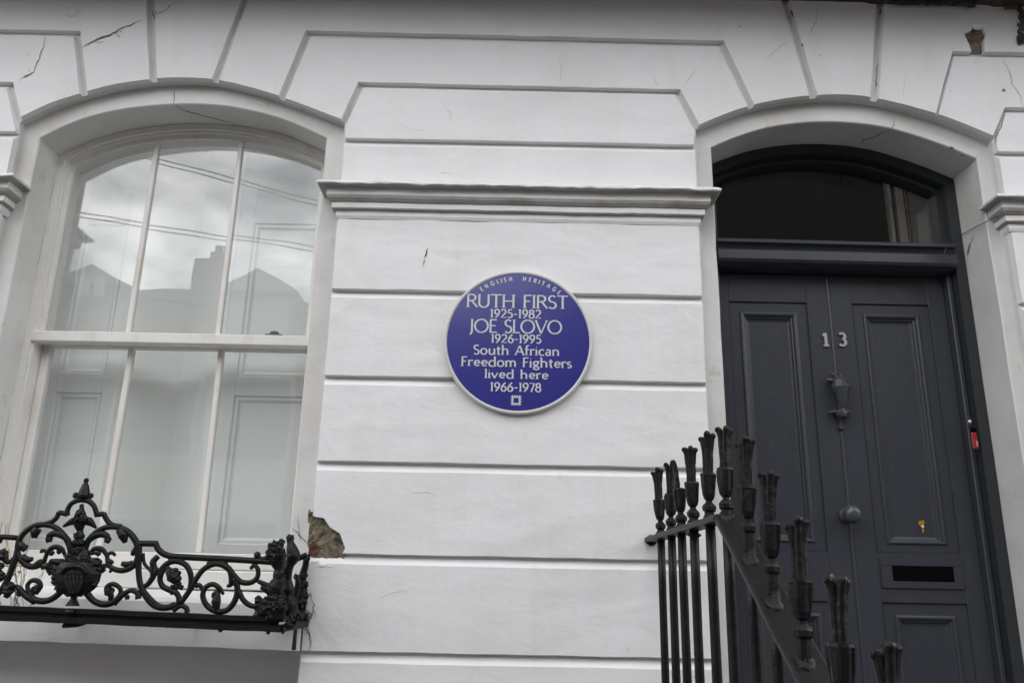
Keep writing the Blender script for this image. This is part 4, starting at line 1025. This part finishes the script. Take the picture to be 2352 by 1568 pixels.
def bar3(a, b, h, d, name):
    bm = bmesh.new(); add_box(bm, -d/2, d/2, 0, (b-a).length, -h/2, h/2, .002)
    q = (b-a).to_track_quat('Y', 'Z'); 
    for v in bm.verts: v.co = a+q @ v.co
    return fin(name, bm, IRON, guard)
bar3(W(640, 1421, GY), W(702, 1412, -.01), .016, .024, 'base_rail'); bar3(W(642, 1443, GY), W(702, 1430, -.01), .020, .024, 'base_rail')
for c, r, zf in (((680, 1095), 18, z2), ((1100, 1118), 14, z2), ((1340, 985), 40, z2), ((1290, 1050), 34, z2), ((1230, 1118), 12, z2), ((1480, 1470), 9, z1), ((1630, 1478), 8, z1)): lump(c, r, zf, seed=r)
scroll([(612, 1478), (650, 1455), (760, 1450), (880, 1425)], [14, 26, 22, 10], z1, Y=GY+.03, name='bracket_foot')
scroll([(640, 1330), (720, 1335)], 22, z1, Y=GY-.02, name='bolt')
bm = bmesh.new()
for u in (120, 400): 
    a = W(u, 1425, GY); add_box(bm, a.x-.01, a.x+.01, GY+.02, -.015, a.z-.004, a.z+.006, .001)
fin('support_bar', bm, IRON, guard)
bm = bmesh.new(); a = W(681, 1440, -.012); b = W(681, 1492, -.012); add_box(bm, a.x-.008, a.x+.006, -.020, .012, b.z, a.z+.02, .002)
tag(fin('rusty_strap', bm, RUST, guard), 'rusty flat strap at the right end of the guard')

# dry weed behind the left of the guard
bm = bmesh.new(); random.seed(11)
for k in range(16):
    u = random.uniform(-20, 80); pts = [W(u, 1395+random.uniform(-4, 6), -.12)]
    L = random.uniform(90, 200); dr = random.uniform(-.35, .35)
    for j in range(1, 6): pts.append(W(u+dr*L*j/5+random.uniform(-9, 9), 1395-L*j/5, -.12-random.uniform(0, .05)))
    add_tube(bm, catmull(pts, 4), .0007+.0006*random.random(), 5)
for k in range(7):
    c0 = W(random.uniform(5, 45), random.uniform(1290, 1340), -.13); add_blob(bm, c0, .006, 1, 1, .6, k, .6, 1)
tag(fin('dry_plant', bm, STRAW), 'dead straw coloured weed behind the left end of the window guard', 'plant')

# ------------------------------------------------------------ steps and stair railing
bm = bmesh.new()
add_box(bm, .50, 1.98, -1.0, .30, 0, .70)
for k in range(4): add_box(bm, .50, 1.98, -1.0-.28*(k+1), -1.0-.28*k-.002, 0, .70-.16*(k+1), .008)
tag(fin('entrance_steps', bm, PAVE), kind='structure')
RX = .4725
ys = [-.178, -.349, -.492, -.647, -.822, -.978, -1.137, -1.269, -1.409, -1.555, -1.700, -1.845]
rail = empty('stair_railing', (RX, -.9, 0), 'black iron stair railing with urn and tulip finials left of the door', 'railing')
RZ, YC, SL = 1.745, -.965, .60
def railz(y): return RZ if y > YC else RZ+(y-YC)*SL
YE = -2.08
bm = bmesh.new()
def rr(y0_, y1_, dz=0, n=20):
    rows_ = []
    for i in range(n+1):
        y = y0_+(y1_-y0_)*i/n; z = railz(y)+.0012*noise.noise(Vector((y*15, 0, 0)))
        hw = .0225+.0012*noise.noise(Vector((y*11, 2, 0))); h = .0092
        rows_.append([bm.verts.new((RX+sx_*hw*f, y, z+sz_*h*f2)) for sx_, sz_, f, f2 in ((-1, -1, 1, .6), (-1, 1, 1, .6), (-1, 1, .86, 1), (1, 1, .86, 1), (1, 1, 1, .6), (1, -1, 1, .6))])
    for r1, r2 in zip(rows_, rows_[1:]):
        for k in range(6): bm.faces.new((r1[k], r1[(k+1) % 6], r2[(k+1) % 6], r2[k]))
    bm.faces.new(rows_[0]); bm.faces.new(rows_[-1][::-1])
rr(.004, YC+.0005)
fin('top_rail', bm, IRON2, rail)
bm = bmesh.new(); 
_h = .0225
rr(YC-.0005, YE)
for v in bm.verts: v.co.x = RX+(v.co.x-RX)*1.34+.006
fin('sloping_rail', bm, IRON2, rail)
bm = bmesh.new(); add_blob(bm, (RX-.012, YC, RZ+.001), .013, 1, 1.2, .6, 1, .3, 2); add_blob(bm, (RX-.0225, YC+.004, RZ), .005, 1, 1.5, 1, 2, .3, 1); fin('rail_joint', bm, IRON2, rail)
bm = bmesh.new(); add_lathe(bm, (RX, .0, RZ), [(.019, .004), (.018, -.003), (.014, -.006)], 10, 'Y'); fin('wall_flange', bm, IRON2, rail)
# finial, built once
def finial_mesh(seed, petals=((168, 1.0), (-14, 1.0), (74, .97), (-100, 1.03)), sc=1.0):
    bm = bmesh.new()
    add_lathe(bm, (0, 0, 0), [(.0118, -.05), (.0118, -.016), (.0160, -.012), (.0165, -.003), (.0125, .002), (.0080, .007), (.0078, .011), (.0120, .015), (.0152, .026), (.0170, .048), (.0180, .066), (.0190, .070), (.0185, .0745), (.0120, .0765), (.006, .077)], 8)
    for k in range(4):   # ribs of the urn
        a = R_(45+90*k); d = Vector((math.cos(a), math.sin(a), 0))
        add_tube(bm, [d*.0125+Vector((0, 0, .018)), d*.0165+Vector((0, 0, .045)), d*.0180+Vector((0, 0, .070))], [.002, .0035, .0035], 5)
    for az, hh in petals:
        hh = hh*(1+.035*math.sin(az*1.7+seed)); a = R_(az); d = Vector((math.cos(a), math.sin(a), 0))
        P = [d*.0046+Vector((0, 0, .070)), d*.0052+Vector((0, 0, .095)), d*.0062+Vector((0, 0, .118)), d*.0080+Vector((0, 0, .140*hh)), d*.0100+Vector((0, 0, .153*hh)), d*.0126+Vector((0, 0, .1600*hh)), d*.0150+Vector((0, 0, .1595*hh)), d*.0162+Vector((0, 0, .1550*hh))]
        add_tube(bm, catmull(P, 3), [.0078, .0076, .0075, .0074, .0073, .0072, .0072, .0072, .0072, .0073, .0074, .0075, .0076, .0077, .0078, .0078, .0077, .0074, .0069, .0061, .0050, .0036], 8, .9)
    for v in bm.verts:
        if v.co.z > -.045: v.co += noise.noise_vector(v.co*70+Vector((seed, 0, 0)))*.0012
    bmesh.ops.recalc_face_normals(bm, faces=bm.faces)
    me = bpy.data.meshes.new('finial'); bm.to_mesh(me); bm.free(); me.materials.append(IRON)
    return me
fm = [finial_mesh(1), finial_mesh(5, ((176, .98), (-4, 1.02), (-90, .99))), finial_mesh(9, ((175, .96),)), ]
def bal_mesh(h):
    bm = bmesh.new(); n = 14
    P = [Vector((.0011*noise.noise(Vector((h, k, 0))), .0011*noise.noise(Vector((h, k, 5))), -h+h*k/n)) for k in range(n+1)]
    add_tube(bm, P, [.0118+.0005*noise.noise(Vector((k*.9, h, 2))) for k in range(n+1)], 10)
    bmesh.ops.recalc_face_normals(bm, faces=bm.faces)
    me = bpy.data.meshes.new('baluster'); bm.to_mesh(me); bm.free(); me.materials.append(IRON)
    for p in me.polygons: p.use_smooth = True
    return me
for i, y in enumerate(ys):
    rz = railz(y); cz = rz+(.040 if y > YC-.05 else (.078 if i < 8 else .062))
    foot = 0.0 if i < 6 else 0.0
    h = cz-.045
    o = bpy.data.objects.new('baluster', bal_mesh(h)); COL.objects.link(o); o.parent = rail; o.location = Vector((RX, y, cz-.045))-rail.location
    o.rotation_euler = (random.uniform(-.004, .004), random.uniform(-.004, .004), 0)
    f = bpy.data.objects.new('finial', fm[2] if i == 2 else fm[i % 2]); COL.objects.link(f); f.parent = o; f.location = (0, 0, .045)
    f.rotation_euler = (random.uniform(-.02, .02), random.uniform(-.03, .03), random.uniform(-.25, .25))
    bm = bmesh.new(); sl = 0 if y > YC else SL
    add_lathe(bm, (0, 0, 0), [(.0165, -.002), (.0160, .006), (.0125, .011)], 12)
    for v in bm.verts:
        v.co += noise.noise_vector(v.co*90+Vector((i, 0, 0)))*.003; v.co.z += v.co.y*sl
        v.co += Vector((RX, y, rz+.0075))
    fin('solder_collar', bm, IRON2, rail)
bm = bmesh.new(); add_blob(bm, (RX, ys[3], RZ-.018), .018, 1, 1, .5, 3, .4, 2); fin('weld_lump', bm, IRON, rail)
# red chipped paint on one tulip tip
bm = bmesh.new(); q = WX(1911, 1323, RX+.003); add_blob(bm, q, .0032, 1, 1, 1, 3, .7, 2); tag(fin('paint_chip', bm, mat('red_lead_paint', (.28, .07, .04), .6), rail), 'small orange red chip on the tip of one finial')

# ------------------------------------------------------------ across the street (seen mirrored in the glass)
MY = .236
def RW(px, py, y):                                # real place whose mirror image shows at the pixel
    p = W(px, py, 2*MY-y); return Vector((p.x, y, p.z))
HY = -14.2
def far_house(x0, x1, zt, peak, mt, label, cat='house', wins=True, dorm=None):
    h = empty('terraced_house', ((x0+x1)/2, HY, 0), label, cat, 'terraced houses across the street')
    bm = bmesh.new(); add_box(bm, x0, x1, HY-7, HY, 0, zt, 0); fin('wall', bm, mt, h)
    bm = bmesh.new(); xm = (x0+x1)/2
    if peak:
        a = [bm.verts.new(p) for p in ((x0-.15, HY+.25, zt-.1), (x1+.15, HY+.25, zt-.1), (xm, HY+.25, peak))]
        b = [bm.verts.new((v.co.x, HY-7, v.co.z)) for v in a]
        bm.faces.new(a); bm.faces.new(b[::-1])
        for i in range(3): bm.faces.new((a[i], b[i], b[(i+1) % 3], a[(i+1) % 3]))
    else: add_box(bm, x0-.05, x1+.05, HY-7, HY+.15, zt+.001, zt+.25)
    fin('roof', bm, SLATE if peak is None else mt, h)
    if wins:
        for zz in (1.0, 4.0):
            for fx in (.3, .7):
                xx = x0+(x1-x0)*fx
                f = box('window', xx-.5, xx+.5, HY+.001, HY+.06, zz, zz+1.8, FARW, h)
                box('pane', xx-.42, xx+.42, HY+.0605, HY+.07, zz+.08, zz+1.72, SLOT, f, 0)
    return h
def hz(px, py): p = RW(px, py, HY); return p.x, p.z
aL, pk, aR = hz(143, 648), hz(228, 612), hz(300, 655)
far_house(aL[0], aR[0], aL[1], pk[1], FARW, 'pale rendered house with a pointed gable across the street')
h1 = bpy.data.objects['terraced_house']
for u in (193, 232):                       # the gable's pair of small windows
    c0 = RW(u, 660, HY+.28)
    box('window', c0.x-.13, c0.x+.13, HY+.255, HY+.29, c0.z-.2, c0.z+.25, mat('bright_blind', (.8, .8, .78), .5), h1)
bL, pk2, bR = hz(540, 660), hz(590, 628), hz(686, 690)
far_house(bL[0]-.2, bR[0], bL[1]-.1, pk2[1], FARW, 'pale rendered house with a low gable across the street')
cL, cR = hz(300, 690), hz(540, 690)
far_house(aR[0]+.02, bL[0]-.25, cL[1], None, BRICK, 'brown brick house with a flat parapet across the street')
far_house(-18, aL[0]-.02, aL[1]-.6, None, BRICK, 'brown brick house at the left end of the far terrace')
far_house(bR[0]+.02, 2.2, bL[1]-.7, None, BRICK, 'brown brick house in the middle of the far terrace')
far_house(2.24, 9.5, 11.8, None, mat('dark_stock_brick', (.07, .062, .058), .9), 'tall dark brick building at the right of the far terrace')
far_house(9.54, 20, 9.5, None, BRICK, 'brown brick house at the right end of the far terrace')
p0 = hz(440, 590); p1 = hz(512, 575)
ch = empty('chimney_stack', ((p0[0]+p1[0])/2, HY-1.5, 5), 'tall brick chimney stack between the far gables', 'chimney')
def RB_(u, v): p = RW(u, v, HY-1.5); return p
a = RB_(436, 620); b = RB_(512, 575); c0 = RB_(455, 590)
bm = bmesh.new(); add_box(bm, RB_(470, 600).x, b.x, HY-2.2, HY-1.5, 4, b.z); add_box(bm, a.x, RB_(470, 600).x-.002, HY-2.2, HY-1.5, 4, c0.z); fin('stack', bm, BRICK, ch)
for u in (480, 500): 
    q = RB_(u, 568); bm = bmesh.new(); add_lathe(bm, (q.x, HY-1.85, b.z), [(.10, 0), (.09, .25), (.11, .3)], 10); fin('chimney_pot', bm, BRICK, ch)
for (pa, pb, lab) in (((375, 362), (742, 462), 'upper overhead cable'), ((385, 375), (742, 474), 'second overhead cable'), ((175, 487), (725, 568), 'lower overhead cable'), ((175, 497), (520, 548), 'lowest overhead cable')):
    A = RW(*pa, -7); B = RW(*pb, -7); d = B-A
    A = A-d*4; B = B+d*6; bm = bmesh.new()
    add_tube(bm, [A.lerp(B, k/30)-Vector((0, 0, 0)) for k in range(31)], .009, 6)
    tag(fin('overhead_cable', bm, CABLE), lab+' strung along the street', 'cable', 'overhead cables')
